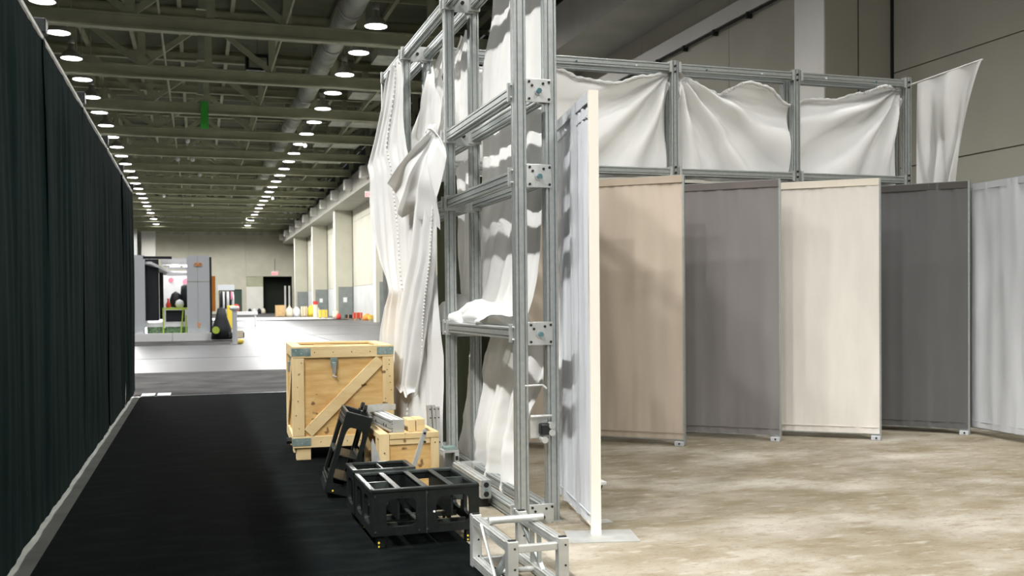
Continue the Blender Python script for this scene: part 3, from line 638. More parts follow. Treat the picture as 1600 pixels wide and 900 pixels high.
l2 = obj('latch', B(-0.006,0,0.30,0.38,0.86,0.945).mesh('latch', M_zincp), cr); obj('hasp', B(-0.025,-0.006,0.32,0.36,0.80,0.90).mesh('hasp', M_alu), l2, bevel=0.004)
random.seed(2)
knots([(W_-0.05+random.uniform(-0.035,0.035),0,z) for z in (0.30,0.38,0.46,0.55,0.63,0.70,0.76,0.82,0.87,0.91)]+[(0.05+random.uniform(-0.03,0.03),0,z) for z in (0.30,0.42,0.55,0.68,0.8,0.9)]+[(0.25+0.12*k,0,0.17) for k in range(5)]+[(0.2+0.17*k,0,0.995) for k in range(4)], cr)
obj('handle_knob', MB().cyl((-0.004,0.18,0.17),(-0.05,0.18,0.17),0.03,10).mesh('handle_knob', M_plast), cr)
for k,(x,y,a,l_) in enumerate(((0.28,0.42,0.9,0.42),(0.50,0.60,-0.5,0.50),(0.62,0.35,0.25,0.36))):
    tag(obj('wood_strip', MB().bar((-l_/2,0,0),(l_/2,0,0),0.035,0.016).mesh('wood_strip', M_lumh), loc=(0.822+x,9.27+y,1.031+0.001*k), rot=(0,0,a), bevel=0.002),
        ('left-hand','back','right-hand')[k]+' loose slat lying in the lid recess of the large crate', 'slat', 'loose slats on the crate')

# ------------------------------------------------------------------ small crate with things on top
sc_ = thing('small_wooden_crate', 'low open pine crate with chipboard front standing before the large crate', 'crate', (1.243,7.13,0))
w2, d2_ = 0.44, 0.70
def bs(name,*a,m=None,**k): return obj(name, B(*a).mesh(name, m), sc_, bevel=0.003)
bs('front_panel',0.06,w2-0.04,0.018,0.03,0.03,0.44,m=M_ply); bs('back_panel',0.02,w2-0.02,d2_-0.03,d2_-0.018,0.03,0.44,m=M_ply)
bs('side_panel',w2-0.03,w2-0.018,0.03,d2_-0.03,0.03,0.44,m=M_ply); bs('side_panel',0.03,0.042,0.03,d2_-0.03,0.03,0.30,m=M_ply)
bs('floor_panel',0.04,w2-0.04,0.03,d2_-0.03,0.03,0.045,m=M_ply)
bs('stile',0.0,0.072,0,0.04,0.008,0.498,m=M_lum); bs('stile',w2-0.062,w2,0,0.04,0.008,0.455,m=M_lum)
bs('stile',0.0,0.05,d2_-0.06,d2_,0.008,0.455,m=M_lum); bs('stile',w2-0.05,w2,d2_-0.06,d2_,0.008,0.455,m=M_lum)
bs('stile',0.0,0.03,0.12,0.18,0.008,0.455,m=M_lum)
bs('top_rail',0.074,w2,-0.004,0.05,0.457,0.498,m=M_lumh); bs('under_rail',0.074,w2-0.064,0.004,0.03,0.415,0.455,m=M_lumh)
bs('top_rail',0.0,w2,d2_-0.05,d2_,0.457,0.498,m=M_lumh)
bs('top_rail',0.0,0.07,0.042,d2_-0.052,0.457,0.498,m=M_lumy); bs('top_rail',w2-0.05,w2,0.052,d2_-0.052,0.457,0.498,m=M_lumy)
bs('bottom_rail',0.074,w2-0.064,0.0,0.03,0.008,0.07,m=M_lumh); bs('shelf',0.072,w2-0.052,0.052,d2_-0.052,0.445,0.455,m=M_ply)
knots([(0.036,0,0.36),(0.03,0,0.25),(w2-0.03,0,0.42),(w2-0.03,0,0.2),(w2-0.04,0,0.13)], sc_)
# slotted box profile lying on the crate
t = thing('box_profile', 'slotted aluminium box profile lying on top of the small crate', 'profile', (1.385,7.17,0.499), math.radians(3))
PW = 0.048
obj('body', MB().sweep([(x*PW/0.04,y*PW/0.04) for x,y in PROF],(0,0,PW),(0,0.78,PW)).mesh('body', M_alu_l), t)
obj('end_cap', B(-PW,PW,-0.005,0,0.0,2*PW).mesh('end_cap', M_alu_l), t, bevel=0.003)
for y in (0.16,0.24,0.5): bolt((-PW,y,PW-0.012),(-0.003,0,0),t,0.012)
for dz in (0.012,0.03,0.065,0.083): bolt((-PW+0.004,-0.005,dz),(0,-0.002,0),t,0.004)
t = thing('metal_channel', 'short pale metal channel piece lying across the back of the box profile', 'channel', (1.33,7.80,0.596), math.radians(25))
obj('web', B(-0.11,0.16,-0.05,0.05,0.0,0.008).mesh('web', M_alu_l), t, bevel=0.002)
for y in (-0.05,0.044): obj('flange', B(-0.11,0.16,y,y+0.006,0.008,0.045).mesh('flange', M_alu_l), t)
for k,(x,w_) in enumerate(((1.462,0.058),(1.525,0.064))):
    tag(obj('wood_block', B(0,w_,0,0.20,0,0.088+0.004*k).mesh('wood_block', M_lumy), loc=(x,7.18-0.0*k,0.4985), bevel=0.004), ('left' if k==0 else 'right')+' of the two pine blocks standing on the small crate', 'block', 'pine blocks on the small crate')
# pale bracket in front of the small crate
t = thing('angle_bracket', 'pale metal bracket with a slanted bar standing before the small crate', 'bracket', (1.335,6.85,0.0))
obj('slant_bar', MB().bar((0.0,0,0.01),(0.185,0.0,0.555),0.03,0.022,(0,1,0)).mesh('slant_bar', M_alu_l), t, bevel=0.002)
obj('gusset_plate', MB().sweep([(0.02,0.0),(0.195,0.0),(0.195,0.47),(0.185,0.50)],(0,0.018,0.008),(0,0.012,0.008)).mesh('gusset_plate', M_alu_l), t)
obj('foot_plate', B(-0.02,0.21,-0.05,0.05,0.007,0.014).mesh('foot_plate', M_alu_l), t)
for x,z in ((0.165,0.53),(0.165,0.47)): bolt((x+0.01,-0.015,z),(0,-0.014,0),t,0.009)
# upright channels leaning beside the crate
t = thing('upright_channel', 'pair of pale perforated channels standing upright right of the small crate', 'channel', (1.86,7.95,0.006))
for k,(x,w_,h_) in enumerate(((-0.045,0.028,0.60),(-0.008,0.024,0.60),(0.024,0.034,0.585))):
    o = obj('channel', MB().sweep([(-w_/2,-0.03),(w_/2,-0.03),(w_/2,0.03),(w_/2-0.004,0.03),(w_/2-0.004,-0.026),(-w_/2+0.004,-0.026),(-w_/2+0.004,0.03),(-w_/2,0.03)],(x,0,0),(x-0.02,0.02,h_),(0,1,0)).mesh('channel', M_alu_l), t)
    for z in (0.57,0.5,0.3): bolt((x-0.018*z/0.6,-0.028,z),(0,-0.005,0),o,0.006)
obj('joining_plate', B(-0.07,0.05,0.03,0.036,0.05,0.14).mesh('joining_plate', M_alu), t)
# perforated bracket box
t = thing('perforated_bracket', 'square perforated metal bracket box on the floor before the middle tower post', 'bracket', (1.905,7.72,0.008))
for x0,x1,z0,z1 in ((-0.065,0.065,0.0,0.02),(-0.065,0.065,0.245,0.265),(-0.065,-0.05,0.02,0.245),(0.03,0.065,0.02,0.245)): obj('side_plate', B(x0,x1,-0.06,0.06,z0,z1).mesh('side_plate', M_alu_l), t, bevel=0.002)
obj('back_plate', B(-0.05,0.03,0.05,0.06,0.02,0.245).mesh('back_plate', M_alu), t)
for z in (0.06,0.13,0.2): obj('slot', B(0.036,0.058,-0.062,-0.058,z-0.017,z+0.017).mesh('slot', M_dark), t)
obj('top_block', B(-0.05,0.05,-0.05,0.05,0.265,0.29).mesh('top_block', M_zincp), t, bevel=0.004)
# beam lying on the floor
t = thing('floor_profile', 'heavy slotted aluminium profile lying on blocks beside the nearest tower bay', 'profile', (1.905,6.66,0.072))
for z in (0.036,0.100): obj('body', MB().sweep([(x*0.9,y*0.8) for x,y in PROF],(0,0,z),(0.01,0.84,z)).mesh('body', M_alu_l), t)
obj('end_cap', B(-0.036,0.036,-0.006,0,0.004,0.132).mesh('end_cap', M_alu), t, bevel=0.003)
for z in (0.035,0.100): obj('end_hole', MB().cyl((0,-0.006,z),(0,-0.010,z),0.019,12).mesh('end_hole', M_dark), t)
bolt((0.0,-0.006,0.066),(0,-0.012,0),t,0.012,M_zincp)
for y in (0.06,0.7): obj('rest_block', B(-0.035,0.035,y,y+0.07,-0.065,0.004).mesh('rest_block', M_dark), t)
random.seed(5)
for k,(x,y,a,l_,m_,d_) in enumerate(((2.14,8.35,0.9,0.26,M_lumh,'pine'),(2.10,8.22,0.6,0.30,M_alu_l,'metal'),(2.06,8.12,-0.3,0.22,M_zincp,'grey-green metal'),(1.98,8.20,1.2,0.2,M_alu_l,'bright metal'))):
    tag(obj('loose_bar', MB().bar((-l_/2,0,0),(l_/2,0,0),0.03,0.022).mesh('loose_bar', m_), loc=(x,y,0.02+0.024*k), rot=(0,0,a), bevel=0.002), 'loose '+d_+' bar in the scrap pile behind the floor profile', 'bar', 'scrap bars')
tag(obj('wood_offcut', B(-0.06,0.06,-0.08,0.08,0,0.05).mesh('wood_offcut', M_lumh), loc=(1.15,7.62,0.009), rot=(0,0,0.5), bevel=0.006), 'pine offcut on the black carpet left of the small crate', 'wood')
# metal plate leaning behind the tower bottom
t = thing('pole_stub', 'thin slanting steel tube seen between the middle tower posts', 'tube', (2.42,8.75,0.006)); obj('tube', MB().cyl((0.0,0,0.0),(0.06,0.28,1.15),0.011,8).mesh('tube', M_dark), t); obj('clip', MB().cyl((0.042,0.2,0.80),(0.045,0.212,0.86),0.017,8).mesh('clip', M_alu_l), t)

# ------------------------------------------------------------------ black plastic equipment bases
def holed(W,z0,z1,holes,th):
    """a plate in the x-z plane (thickness along y) with rounded rectangular holes"""
    mb = MB(); n = 32; cells = []
    xs = [0]+[(a[1]+b[0])/2 for a,b in zip(holes,holes[1:])]+[W]
    for (hx0,hx1,hz0,hz1),c0,c1 in zip(holes,xs,xs[1:]):
        o = len(mb.v)
        cx,cz = (c0+c1)/2,(z0+z1)/2; hw,hh = (c1-c0)/2,(z1-z0)/2
        for y in (0,th):
            for k in range(n):
                a = 2*PI*k/n; c,s = math.cos(a),math.sin(a); mm = max(abs(c),abs(s))
                mb.v.append(Vector((cx+hw*c/mm, y, cz+hh*s/mm)))
            for k in range(n):
                a = 2*PI*k/n; c,s = math.cos(a),math.sin(a); e = 0.38
                mb.v.append(Vector(((hx0+hx1)/2+(hx1-hx0)/2*math.copysign(abs(c)**e,c), y, (hz0+hz1)/2+(hz1-hz0)/2*math.copysign(abs(s)**e,s))))
        for k in range(n):
            j = (k+1)%n
            mb.f += [(o+k,o+j,o+n+j,o+n+k),(o+2*n+k,o+3*n+k,o+3*n+j,o+2*n+j),(o+n+k,o+n+j,o+3*n+j,o+3*n+k),(o+k,o+2*n+k,o+2*n+j,o+j)]
    return mb
t = thing('equipment_base', 'wide black plastic equipment base with open cells standing low on the carpet', 'base', (0.955,5.76,0.007), math.radians(0.4))
W3,D3,Z0,Z1 = 0.65,0.63,0.075,0.35
fr = obj('front_panel', holed(W3,Z0,Z1-0.02,[(0.085,0.265,0.125,0.29),(0.385,0.59,0.125,0.29)],0.022).mesh('front_panel', M_plast), t)
obj('seam', B(0.323,0.327,-0.003,0,Z0,Z1-0.02).mesh('seam', M_plasth), fr)
for x,z in ((0.02,0.31),(0.33,0.315),(0.33,0.10),(0.28,0.095),(0.02,0.1)): bolt((x,0,z),(0,-0.005,0),fr,0.006,M_plasth)
bolt((0.372,0,0.20),(0,-0.005,0),fr,0.007,M_white)
o = obj('back_panel', holed(W3,Z0,Z1-0.02,[(0.085,0.265,0.125,0.29),(0.385,0.59,0.125,0.29)],0.022).mesh('back_panel', M_plast), t); o.location = (0,D3-0.022,0)
for x in (0,W3): 
    o = obj('side_panel', holed(D3-0.05,Z0,Z1-0.02,[(0.06,0.25,0.125,0.29),(0.33,0.52,0.125,0.29)],0.022).mesh('side_panel', M_plast), t)
    o.rotation_euler = (0,0,PI/2); o.location = (0.022 if x==0 else W3, 0.024, 0)
for q in (0.25,0.5,0.75): obj('divider', B(W3*q-0.007,W3*q+0.007,0.024,D3-0.024,0.16,Z1-0.012).mesh('divider', M_plast), t)
for a,b in ((0.024,W3*0.25-0.008),(W3*0.75+0.008,W3-0.024)): obj('cross_bar', B(a,b,0.29,0.312,0.2,Z1-0.008).mesh('cross_bar', M_plasth), t)
for a in ((0,W3,-0.006,0.03),(0,W3,D3-0.03,D3+0.006)): obj('top_rim', B(*a,Z1-0.02,Z1).mesh('top_rim', M_plasth if a[2]>0.1 else M_plast), t, bevel=0.004)
for x in (-0.006,W3-0.024): obj('top_rim', B(x,x+0.03,0.031,D3-0.031,Z1-0.02,Z1).mesh('top_rim', M_plasth), t, bevel=0.004)
for q in (0.25,0.5,0.75): obj('divider_rim', B(W3*q-0.018,W3*q+0.018,0.031,D3-0.031,Z1-0.011,Z1-0.002).mesh('divider_rim', M_plasth), t, bevel=0.003)
obj('bottom_tray', MB().box(0.03,W3-0.03,0.20,0.225,Z0,Z0+0.03).box(0.03,W3-0.03,0.42,0.445,Z0,Z0+0.03).box(W3/2-0.012,W3/2+0.012,0.03,D3-0.03,Z0,Z0+0.028).mesh('bottom_tray', M_plasth), t)
# rear-left extension module
ex = obj('rear_module', holed(0.40,Z0,Z1+0.0,[(0.05,0.18,0.12,0.28),(0.23,0.36,0.12,0.28)],0.02).mesh('rear_module', M_plast), t); ex.location = (-0.004,D3+0.30,0)
for x in (-0.004,0.376): 
    o = obj('side_panel', holed(0.285,Z0,Z1,[(0.05,0.235,0.125,0.29)],0.02).mesh('side_panel', M_plast), t); o.rotation_euler = (0,0,PI/2); o.location = (x+0.02, D3+0.012, 0)
obj('module_rim', MB().box(-0.01,0.402,D3+0.295,D3+0.325,Z1,Z1+0.014).box(-0.01,0.402,D3+0.008,D3+0.035,Z1,Z1+0.014).box(-0.01,0.022,D3+0.035,D3+0.295,Z1,Z1+0.014).box(0.372,0.402,D3+0.035,D3+0.295,Z1,Z1+0.014).box(0.19,0.2,D3+0.035,D3+0.295,Z1-0.01,Z1+0.008).mesh('module_rim', M_plasth), t)
for x in (0.03,W3-0.08):
    for y in (0.02,D3-0.07,):
        f_ = obj('foot', MB().box(x,x+0.05,y,y+0.05,0.0,Z0).mesh('foot', M_plast), t, bevel=0.006)
        obj('brass_pin', MB().cyl((x+0.012,y-0.001,0.035),(x+0.012,y-0.006,0.035),0.006,8).cyl((x+0.012,y-0.001,0.012),(x+0.012,y-0.006,0.012),0.005,8).mesh('brass_pin', M_yellow), f_)
for x in (0.02,0.34): obj('foot', B(x,x+0.045,D3+0.25,D3+0.30,0,Z0).mesh('foot', M_plast), t)
tag(obj('rubber_mallet_head', MB().cyl((1.33,6.02,0.26),(1.40,6.0,0.265),0.022,12).mesh('rubber_mallet_head', M_sack)), 'small cream roll wedged inside a cell of the wide black base', 'roll')
# taller narrow base leaning on the small crate
t = thing('equipment_base', 'narrow black plastic equipment base standing on end and leaning right against the small crate', 'base', (1.062,7.36,0.009))
t.rotation_euler = (0, math.radians(16.5), math.radians(-4))
WL,DL,LL = 0.20,0.52,0.60
def lb(name,mb,m=M_plast,bev=0.003): return obj(name, mb.mesh(name,m), t, bevel=bev)
o = lb('front_panel', holed(WL,0,LL,[(0.035,WL-0.035,0.06,LL-0.10)],0.022), bev=0); o.location = (-WL,0,0)
o = lb('back_panel', holed(WL,0,LL,[(0.035,WL-0.035,0.06,LL-0.10)],0.022), bev=0); o.location = (-WL,DL-0.022,0)
for x in (-WL,-0.022):
    s_ = lb('side_frame', MB().box(x,x+0.022,0.024,0.07,0,LL).box(x,x+0.022,DL-0.07,DL-0.024,0,LL).box(x,x+0.022,0.07,DL-0.07,0,0.09).box(x,x+0.022,0.07,DL-0.07,LL-0.10,LL))
    obj('cross_rib', MB().box(x-0.004,x+0.026,0.07,DL-0.07,LL*0.48,LL*0.48+0.02).mesh('cross_rib', M_plasth), s_)
for z in (0.06,0.095,LL-0.04,LL-0.075): lb('edge_ridge', MB().box(-WL-0.004,-WL,0.01,DL-0.01,z,z+0.008), M_plasth)
lb('top_rim', MB().box(-WL,0,0,0.025,LL-0.004,LL+0.008).box(-WL,0,DL-0.025,DL,LL-0.004,LL+0.008).box(-WL,-WL+0.02,0.025,DL-0.025,LL-0.004,LL+0.008).box(-0.02,0,0.025,DL-0.025,LL-0.004,LL+0.008), M_plasth)
lb('inner_shelf', MB().box(-WL+0.02,-0.02,0.03,DL-0.03,LL*0.45,LL*0.45+0.012)); lb('inner_shelf', MB().box(-WL+0.02,-0.02,0.03,DL-0.03,0.10,0.112))
lb('inner_plate', MB().box(-WL+0.03,-0.03,0.15,0.165,LL-0.10,LL+0.03))
for y in (0.12,0.34): lb('wheel', MB().cyl((-0.05,y,LL+0.045),(-0.075,y,LL+0.045),0.035,16).box(-0.085,-0.04,y-0.03,y+0.03,LL,LL+0.03))
for x,z in ((-0.02,0.02),(-0.14,0.02)): lb('brass_pin', MB().cyl((x,-0.001,z),(x,-0.007,z),0.007,8), M_yellow, 0)
lb('strap_arm', MB().box(-0.03,-0.01,0.10,0.16,LL*0.40,LL*0.45))

# ------------------------------------------------------------------ short aluminium box truss in the foreground
t = thing('truss_section', 'short welded aluminium box truss standing in the bottom foreground', 'truss', (1.405,4.545,0.008))
LX,LY,LZ = 0.315,0.70,0.285
for x in (0,LX-0.055):
    for y in (0,LY-0.05):
        u = obj('corner_upright', B(x,x+0.055,y,y+0.05,0,LZ).mesh('corner_upright', M_alu_l), t, bevel=0.004)
        obj('end_plug', B(x+0.008,x+0.047,y+0.012,y+0.03,LZ,LZ+0.006).mesh('end_plug', M_dark), u)
        for z in (0.06,0.15,0.25): bolt((x+0.036,y,z),(0,-0.003,0),u,0.006)
for x in (0.004,LX-0.051):
    for z in (0.01,LZ-0.055):
        r_ = obj('long_rail', MB().sweep([(a*1.15/2*1.0,b*1.15/2) for a,b in PROF],(x+0.023,0.05,z+0.023),(x+0.023,LY-0.05,z+0.023)).mesh('long_rail', M_alu_l), t)
for y in (0.012,LY-0.045):
    for z in (0.012,LZ-0.06): obj('cross_rail', B(0.055,LX-0.055,y,y+0.032,z,z+0.036).mesh('cross_rail', M_alu_l), t, bevel=0.004)
obj('middle_tube', MB().sweep([(0.019*math.cos(a*PI/8),0.019*math.sin(a*PI/8)) for a in range(16)],(0.03,0.43,LZ+0.012),(LX+0.015,0.43,LZ+0.012)).mesh('middle_tube', M_alu_l, False), t)
obj('middle_tube', MB().cyl((0.05,0.40,0.035),(LX-0.05,0.40,0.035),0.015,12).mesh('middle_tube', M_alu_l), t)
obj('thin_rod', MB().cyl((-0.008,0.44,LZ-0.005),(-0.008,0.14,0.03),0.0085,10).mesh('thin_rod', M_alu_l), t)
obj('diagonal', MB().bar((0.03,0.05,0.26-0.03),(0.03,0.30,0.045),0.028,0.028).mesh('diagonal', M_alu), t, bevel=0.002)
obj('diagonal', MB().bar((LX-0.03,LY-0.07,0.22),(LX-0.03,0.30,0.045),0.024,0.024).mesh('diagonal', M_alu), t, bevel=0.002)
obj('diagonal', MB().bar((0.06,LY-0.03,0.22),(LX-0.06,LY-0.03,0.045),0.022,0.022).mesh('diagonal', M_alu_l), t, bevel=0.002)
for y in (0.34,0.45): obj('stud', B(LX-0.045,LX-0.025,y,y+0.02,0.05,LZ-0.055).mesh('stud', M_alu), t)

# ------------------------------------------------------------------ far white display stand
fb = thing('display_stand', 'white framed display stand with dark opening in the hall distance', 'stand', (-2.42,41.0,0.012))
def fbp(name,*a,m=M_booth,par=None): return obj(name, B(*a).mesh(name,m), par or fb)
fbp('left_column',0.0,0.50,0,2.2,0.55,3.34); fbp('right_column',2.05,2.90,0,0.25,0.36,3.34)
fbp('right_return',2.90,2.98,0.02,2.4,0.1,3.28,m=M_bk)
fbp('plinth',0.12,1.48,-0.2,0.4,0.0,0.30,m=M_white); fbp('plinth',1.50,2.96,-0.2,0.4,0.0,0.30,m=M_white)
fbp('left_foot',0.0,0.45,-0.05,0.6,0.0,0.55)
fbp('dark_curtain',0.50,1.0,0.3,0.5,0.80,3.2,m=M_bk); fbp('dark_header',0.45,1.5,0.0,0.1,3.20,3.30,m=M_bk)
fbp('back_curtain',1.0,1.15,0.9,1.0,0.85,2.9,m=M_bk)
fbp('canopy',1.1,2.1,0.3,2.4,3.0,3.25,m=M_white); fbp('canopy_rail',1.3,2.1,0.1,0.22,2.8,2.9,m=M_white); fbp('canopy_rail',1.3,2.1,0.1,0.22,2.55,2.66,m=M_white)
obj('canopy_valance', MB().bar((0.55,0.2,3.05),(1.35,1.0,2.65),0.5,0.10,(0,0,1)).mesh('canopy_valance', M_white), fb)
bwp = fbp('back_wall',1.1,2.1,2.0,2.1,0.6,2.8,m=M_white); 

for x,z,r in ((1.42,2.42,0.10),(2.0,2.35,0.14)): obj('red_motif', MB().cyl((x,1.99,z),(x,1.96,z),r,8).mesh('red_motif', M_pink), bwp)
fbp('planting_trough',0.55,2.05,0.4,0.8,0.28,0.55,m=M_grass); fbp('trough_board',0.52,2.05,0.36,0.42,0.55,0.72,m=M_white)
for x in (1.15,2.0,1.9): obj('green_post', MB().bar((x-0.1*(x==1.9),0.3,0.3),(x,0.3,1.3 if x<1.99 else 1.0),0.05).mesh('green_post', M_ygreen), fb)
fbp('table_edge',1.2,2.05,0.25,0.9,1.22,1.30,m=M_ygreen); fbp('table_black_front',1.25,1.95,0.35,0.9,0.75,1.2,m=M_bk); fbp('table_leg',1.16,1.22,0.3,0.36,0.5,1.25,m=M_white)  # yellow-green top over a black table body
for k in range(2): fbp('column_seam',2.44,2.46,-0.004,0,0.4,3.3,m=M_girder) if k==0 else fbp('column_seam',2.05,2.90,-0.004,0,2.30,2.33,m=M_girder)
mo = MB(); 
for dx in (0,0.14): mo.lathe([(0.075,-0.012),(0.075,0.012),(0.045,0.012),(0.045,-0.012),(0.075,-0.012)],n=14)
R90 = Matrix.Rotation(PI/2,4,'X')
half = len(mo.v)//2; mo.v = [R90@v + Vector((2.40 if i<half else 2.55, -0.02, 2.99)) for i,v in enumerate(mo.v)]
obj('orange_emblem', mo.mesh('orange_emblem', M_orange), fb)
obj('orange_emblem', MB().box(2.43,2.47,-0.012,-0.002,0.55,0.72).box(2.50,2.54,-0.012,-0.002,0.58,0.68).box(2.44,2.53,-0.012,-0.002,0.50,0.53).mesh('orange_emblem', M_orange), fb)
for x in (-1.0,-0.5):
    tag(obj('canopy_lamp', B(x,x+0.35,42.0,42.1,2.94,2.98).mesh('canopy_lamp', M_strip_l)), ('left' if x<-0.9 else 'right')+' small glowing lamp under the canopy of the white display stand', 'lamp', 'canopy lamps')
# things on its table
vp = MB().lathe([(0.001,0),(0.07,0),(0.10,0.10),(0.05,0.22),(0.03,0.30),(0.06,0.36),(0.001,0.36)],n=12).mesh('red_vase', M_red, True)
tag(obj('red_vase', vp, loc=(-1.08,41.45,1.312)), 'small red vase on the table of the white display stand', 'vase')
tag(obj('round_white_bag', MB().lathe([(0.001,0),(0.13,0.02),(0.17,0.13),(0.13,0.27),(0.001,0.33)],n=12).mesh('round_white_bag', M_white, True), loc=(-0.66,41.5,1.312)), 'round white bag on the table of the white display stand', 'bag')
tag(obj('black_backpack', MB().lathe([(0.001,0),(0.2,0.02),(0.24,0.3),(0.16,0.55),(0.001,0.66)],n=10).mesh('black_backpack', M_bk, True), loc=(-0.80,41.8,1.312)), 'black backpack behind the white bag on the display stand', 'bag')
tag(obj('black_backpack', MB().lathe([(0.001,0),(0.16,0.02),(0.2,0.4),(0.16,0.85),(0.001,0.95)],n=10).mesh('black_backpack', M_bk, True), loc=(-0.44,41.8,1.312)), 'taller black bag at the right end of the display stand table', 'bag')
# things right of the display stand
tag(obj('orange_board', B(0.56,0.70,41.2,43.0,1.15,2.55).mesh('orange_board', M_orange)), 'upright orange board edge beside the white display stand', 'board')
t = thing('pallet_jack', 'dark bulky machine with covers parked right of the display stand', 'machine', (0.9,40.6,0.012))
obj('body', MB().lathe([(0.001,0.04),(0.40,0.05),(0.36,0.5),(0.22,0.9),(0.15,1.25),(0.001,1.3)],n=12).mesh('body', M_bk, True), t)
obj('fork_cover', B(0.25,0.85,-0.3,0.3,0.10,0.32).mesh('fork_cover', M_plasth), t, bevel=0.03); obj('fork_end', B(0.40,0.80,-0.35,-0.3,0.12,0.38).mesh('fork_end', M_sack), t)
obj('wheel', MB().cyl((-0.22,-0.5,0.42),(-0.22,-0.36,0.42),0.14,14).mesh('wheel', M_ygreen), t)
t = thing('barrier_post', 'white round barrier post with a yellow foot in the hall distance', 'post', (1.27,36.85,0.0))
obj('shaft', MB().cyl((0,0,0.03),(0,0,1.25),0.085,14).mesh('shaft', M_booth), t); obj('base', MB().cyl((0,0,0.0),(0,0,0.03),0.16,14).mesh('base', M_girder), t)
for a in range(4): obj('knob', MB().lathe([(0.001,1.2),(0.07,1.24),(0.08,1.30),(0.05,1.36),(0.001,1.37)],c=(0.09*math.cos(a*PI/2),0.09*math.sin(a*PI/2),0),n=8).mesh('knob', M_white, True), t)
obj('yellow_ball', MB().lathe([(0.001,0),(0.08,0.03),(0.1,0.1),(0.08,0.17),(0.001,0.2)],c=(0.2,-0.1,0),n=10).mesh('yellow_ball', M_yellow, True), t)
# garment rack far behind
t = thing('garment_rack', 'rack with pale, pink and dark hanging garments far behind the display stand', 'rack', (2.2,68,0))
obj('rail', MB().cyl((-0.8,0,2.3),(0.1,0,2.3),0.03,6).cyl((-0.8,0,0),(-0.8,0,2.3),0.03,6).cyl((0.1,0,0),(0.1,0,2.3),0.03,6).mesh('rail', M_dark), t)
for k,(x,w_,z,m_) in enumerate(((-0.68,0.16,1.0,M_bk),(-0.53,0.14,0.9,M_white),(-0.41,0.12,1.1,M_bk),(-0.26,0.2,1.2,M_white),(-0.13,0.18,0.8,M_bk),(-0.03,0.2,1.7,M_pink),(0.06,0.14,0.8,M_white))):
    obj('garment', MB().lathe([(0.001,2.28),(w_*0.35,2.22),(w_*0.5,2.0),(w_*0.55,z),(0.001,z)],c=(x,0,0),n=8).mesh('garment', m_, True), t)
obj('valance', B(-0.9,0.15,-0.1,0.1,2.33,2.7).mesh('valance', M_booth), t)
tag(obj('yellow_case', B(2.05-0.4,2.05+0.1,60,60.4,0,1.35).mesh('yellow_case', M_yellow), bevel=0.05), 'yellow case standing far behind the display stand', 'case')
tag(obj('white_table', MB().box(1.9,3.6,64,65,0.75,0.95).box(1.95,2.05,64.1,64.2,0,0.75).box(3.4,3.5,64.1,64.2,0,0.75).mesh('white_table', M_white)), 'long low white table beyond the barrier post', 'table')
tag(obj('red_ring', MB().lathe([(0.24,-0.05),(0.24,0.05),(0.1,0.05),(0.1,-0.05),(0.24,-0.05)],n=16).mesh('red_ring', M_red, True), loc=(2.3,64.3,1.185), rot=(PI/2,0,0)), 'round red ring standing on the far white table', 'ring')
# goods along the far right: crates, sacks and bundles
def far_crate(x,y,w_,h_,m_,label,cat='crate',nm='goods_crate',lid=True):
    t = thing(nm, label, cat, (x,y,0.0), 0, 'goods lined up before the far wall')
    obj('body', B(-w_/2,w_/2,-0.35,0.35,0.12,h_).mesh('body', m_), t, bevel=0.02)
    for s in (-w_/2+0.1,w_/2-0.1): obj('skid', B(s-0.06,s+0.06,-0.35,0.35,0.0,0.12).mesh('skid', M_card), t)
    for s in (-w_*0.25,w_*0.25): obj('batten', B(s-0.04,s+0.04,-0.38,-0.35,0.12,h_).mesh('batten', M_card), t)
def far_sack(x,y,w_,h_,m_,label,cat='sack',nm='goods_sack'):
    t = thing(nm, label, cat, (x,y,0.0), 0, 'goods lined up before the far wall')
    mb = MB().lathe([(0.001,0.0),(w_*0.45,0.0),(w_*0.52,h_*0.3),(w_*0.46,h_*0.75),(w_*0.18,h_*0.93),(w_*0.22,h_),(0.001,h_)],n=12)
    for v in mb.v: v += Vector((noise.noise(v*2.1+Vector((x,0,0))),noise.noise(v*2.3),0))*0.12
    obj('body', mb.mesh('body', m_, True), t)
    obj('tie', MB().lathe([(w_*0.19,h_*0.90),(w_*0.22,h_*0.92),(w_*0.19,h_*0.95)],n=10).mesh('tie', M_card), t)
FY = 105
far_crate(8.15,FY,0.95,1.25,M_card,'brown cardboard-coloured crate at the left end of the far goods line')
far_sack(9.08,FY,0.75,1.15,M_sack,'pale sack right of the brown far crate')
far_sack(9.84,FY,0.7,1.05,M_white,'white sack, third item from the left in the far goods line')
far_crate(10.56,FY,0.6,1.1,M_sack,'cream crate in the middle of the far goods line')
far_sack(11.3,FY,0.75,1.25,M_yellow,'yellowish sack left of the second far pilaster')
far_sack(11.35,100,0.5,1.0,M_booth,'grey-blue bundle in front of the far pilaster','bundle','goods_bundle')
t = thing('red_barrel', 'red topped barrel on a stack before the far pilaster', 'barrel', (10.9,97.5,0.0)); obj('body', MB().cyl((0,0,0),(0,0,1.3),0.22,12).mesh('body', M_sack), t); obj('lid', MB().cyl((0,0,1.3),(0,0,1.62),0.24,12).mesh('lid', M_red), t)
far_crate(11.2,94.0,0.75,0.8,M_yellow,'yellow crate right of the red topped barrel')
far_sack(11.9,92.0-1.5,0.6,0.85,M_sack,'cream sack by the foot of the third pilaster')
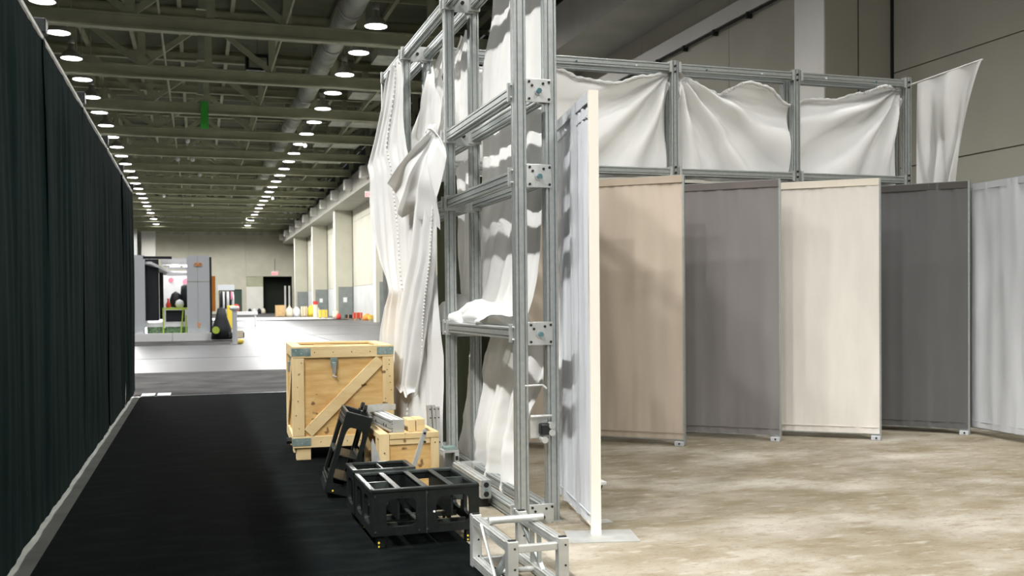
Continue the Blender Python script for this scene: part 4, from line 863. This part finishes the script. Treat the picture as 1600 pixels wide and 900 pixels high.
far_sack(11.75,87.5,0.45,0.55,M_red,'small bright red sack near the dark cable ramp','sack')
far_crate(12.55,86.0,0.8,0.42,M_bk,'low black case before the grey pilaster foot','case','goods_case')
far_crate(12.9,84.0,0.7,0.62,M_red,'red crate beside the low black case')
far_sack(13.3,81.5,0.8,0.55,M_orange,'orange bundle right of the red crate','bundle','goods_bundle')
far_crate(13.45,79.0,0.9,0.45,M_yellow,'long yellow low crate by the right wall')
far_sack(13.1,74.2,0.55,0.6,M_card,'dark tan sack nearest of the far goods by the wall')
for k,(x,m_) in enumerate(((7.2,M_bk),(7.85,M_white),(8.5,M_bk),(9.12,M_sack))):
    tag(obj('far_bundle', MB().lathe([(0.001,0),(0.28,0),(0.3,0.35),(0.15,0.7),(0.001,0.75)],n=9).mesh('far_bundle', m_, True), loc=(x,147.5,0)), ('leftmost black','white','right black','cream')[k]+' bundle at the foot of the pale dock door', 'bundle', 'bundles at the pale dock door')

# ------------------------------------------------------------------ exit signs
def exit_sign(x,y,z,rz,label,w_=0.62,rods=True):
    t = thing('exit_sign', label, 'sign', (x,y,z), rz, 'red exit signs')
    obj('housing', B(-w_/2-0.05,w_/2+0.05,0,0.1,-0.05,w_*0.62).mesh('housing', M_white), t)
    cu = bpy.data.curves.new('lettering','FONT'); cu.body = 'EXIT'; cu.size = w_*0.52; cu.align_x = 'CENTER'; cu.extrude = 0.01
    tmp = bpy.data.objects.new('tmp', cu); COL.objects.link(tmp); dg = bpy.context.evaluated_depsgraph_get()
    me = bpy.data.meshes.new_from_object(tmp.evaluated_get(dg)); bpy.data.objects.remove(tmp)
    me.materials.clear(); me.materials.append(M_exit)
    obj('lettering', me, t, (0,-0.015,0.02*w_), (PI/2,0,0))
    if rods: obj('stem', MB().cyl((0,0.05,w_*0.62),(0,0.05,w_*0.62+1.8),0.025,6).mesh('stem', M_dark), t)
exit_sign(10.95,149.9,5.65,0,'red exit sign hanging over the dark dock opening on the far wall',0.85)
exit_sign(12.15,72.6,9.2,0,'red exit sign high beside the pilaster left of the hanging muslin',0.62,False)
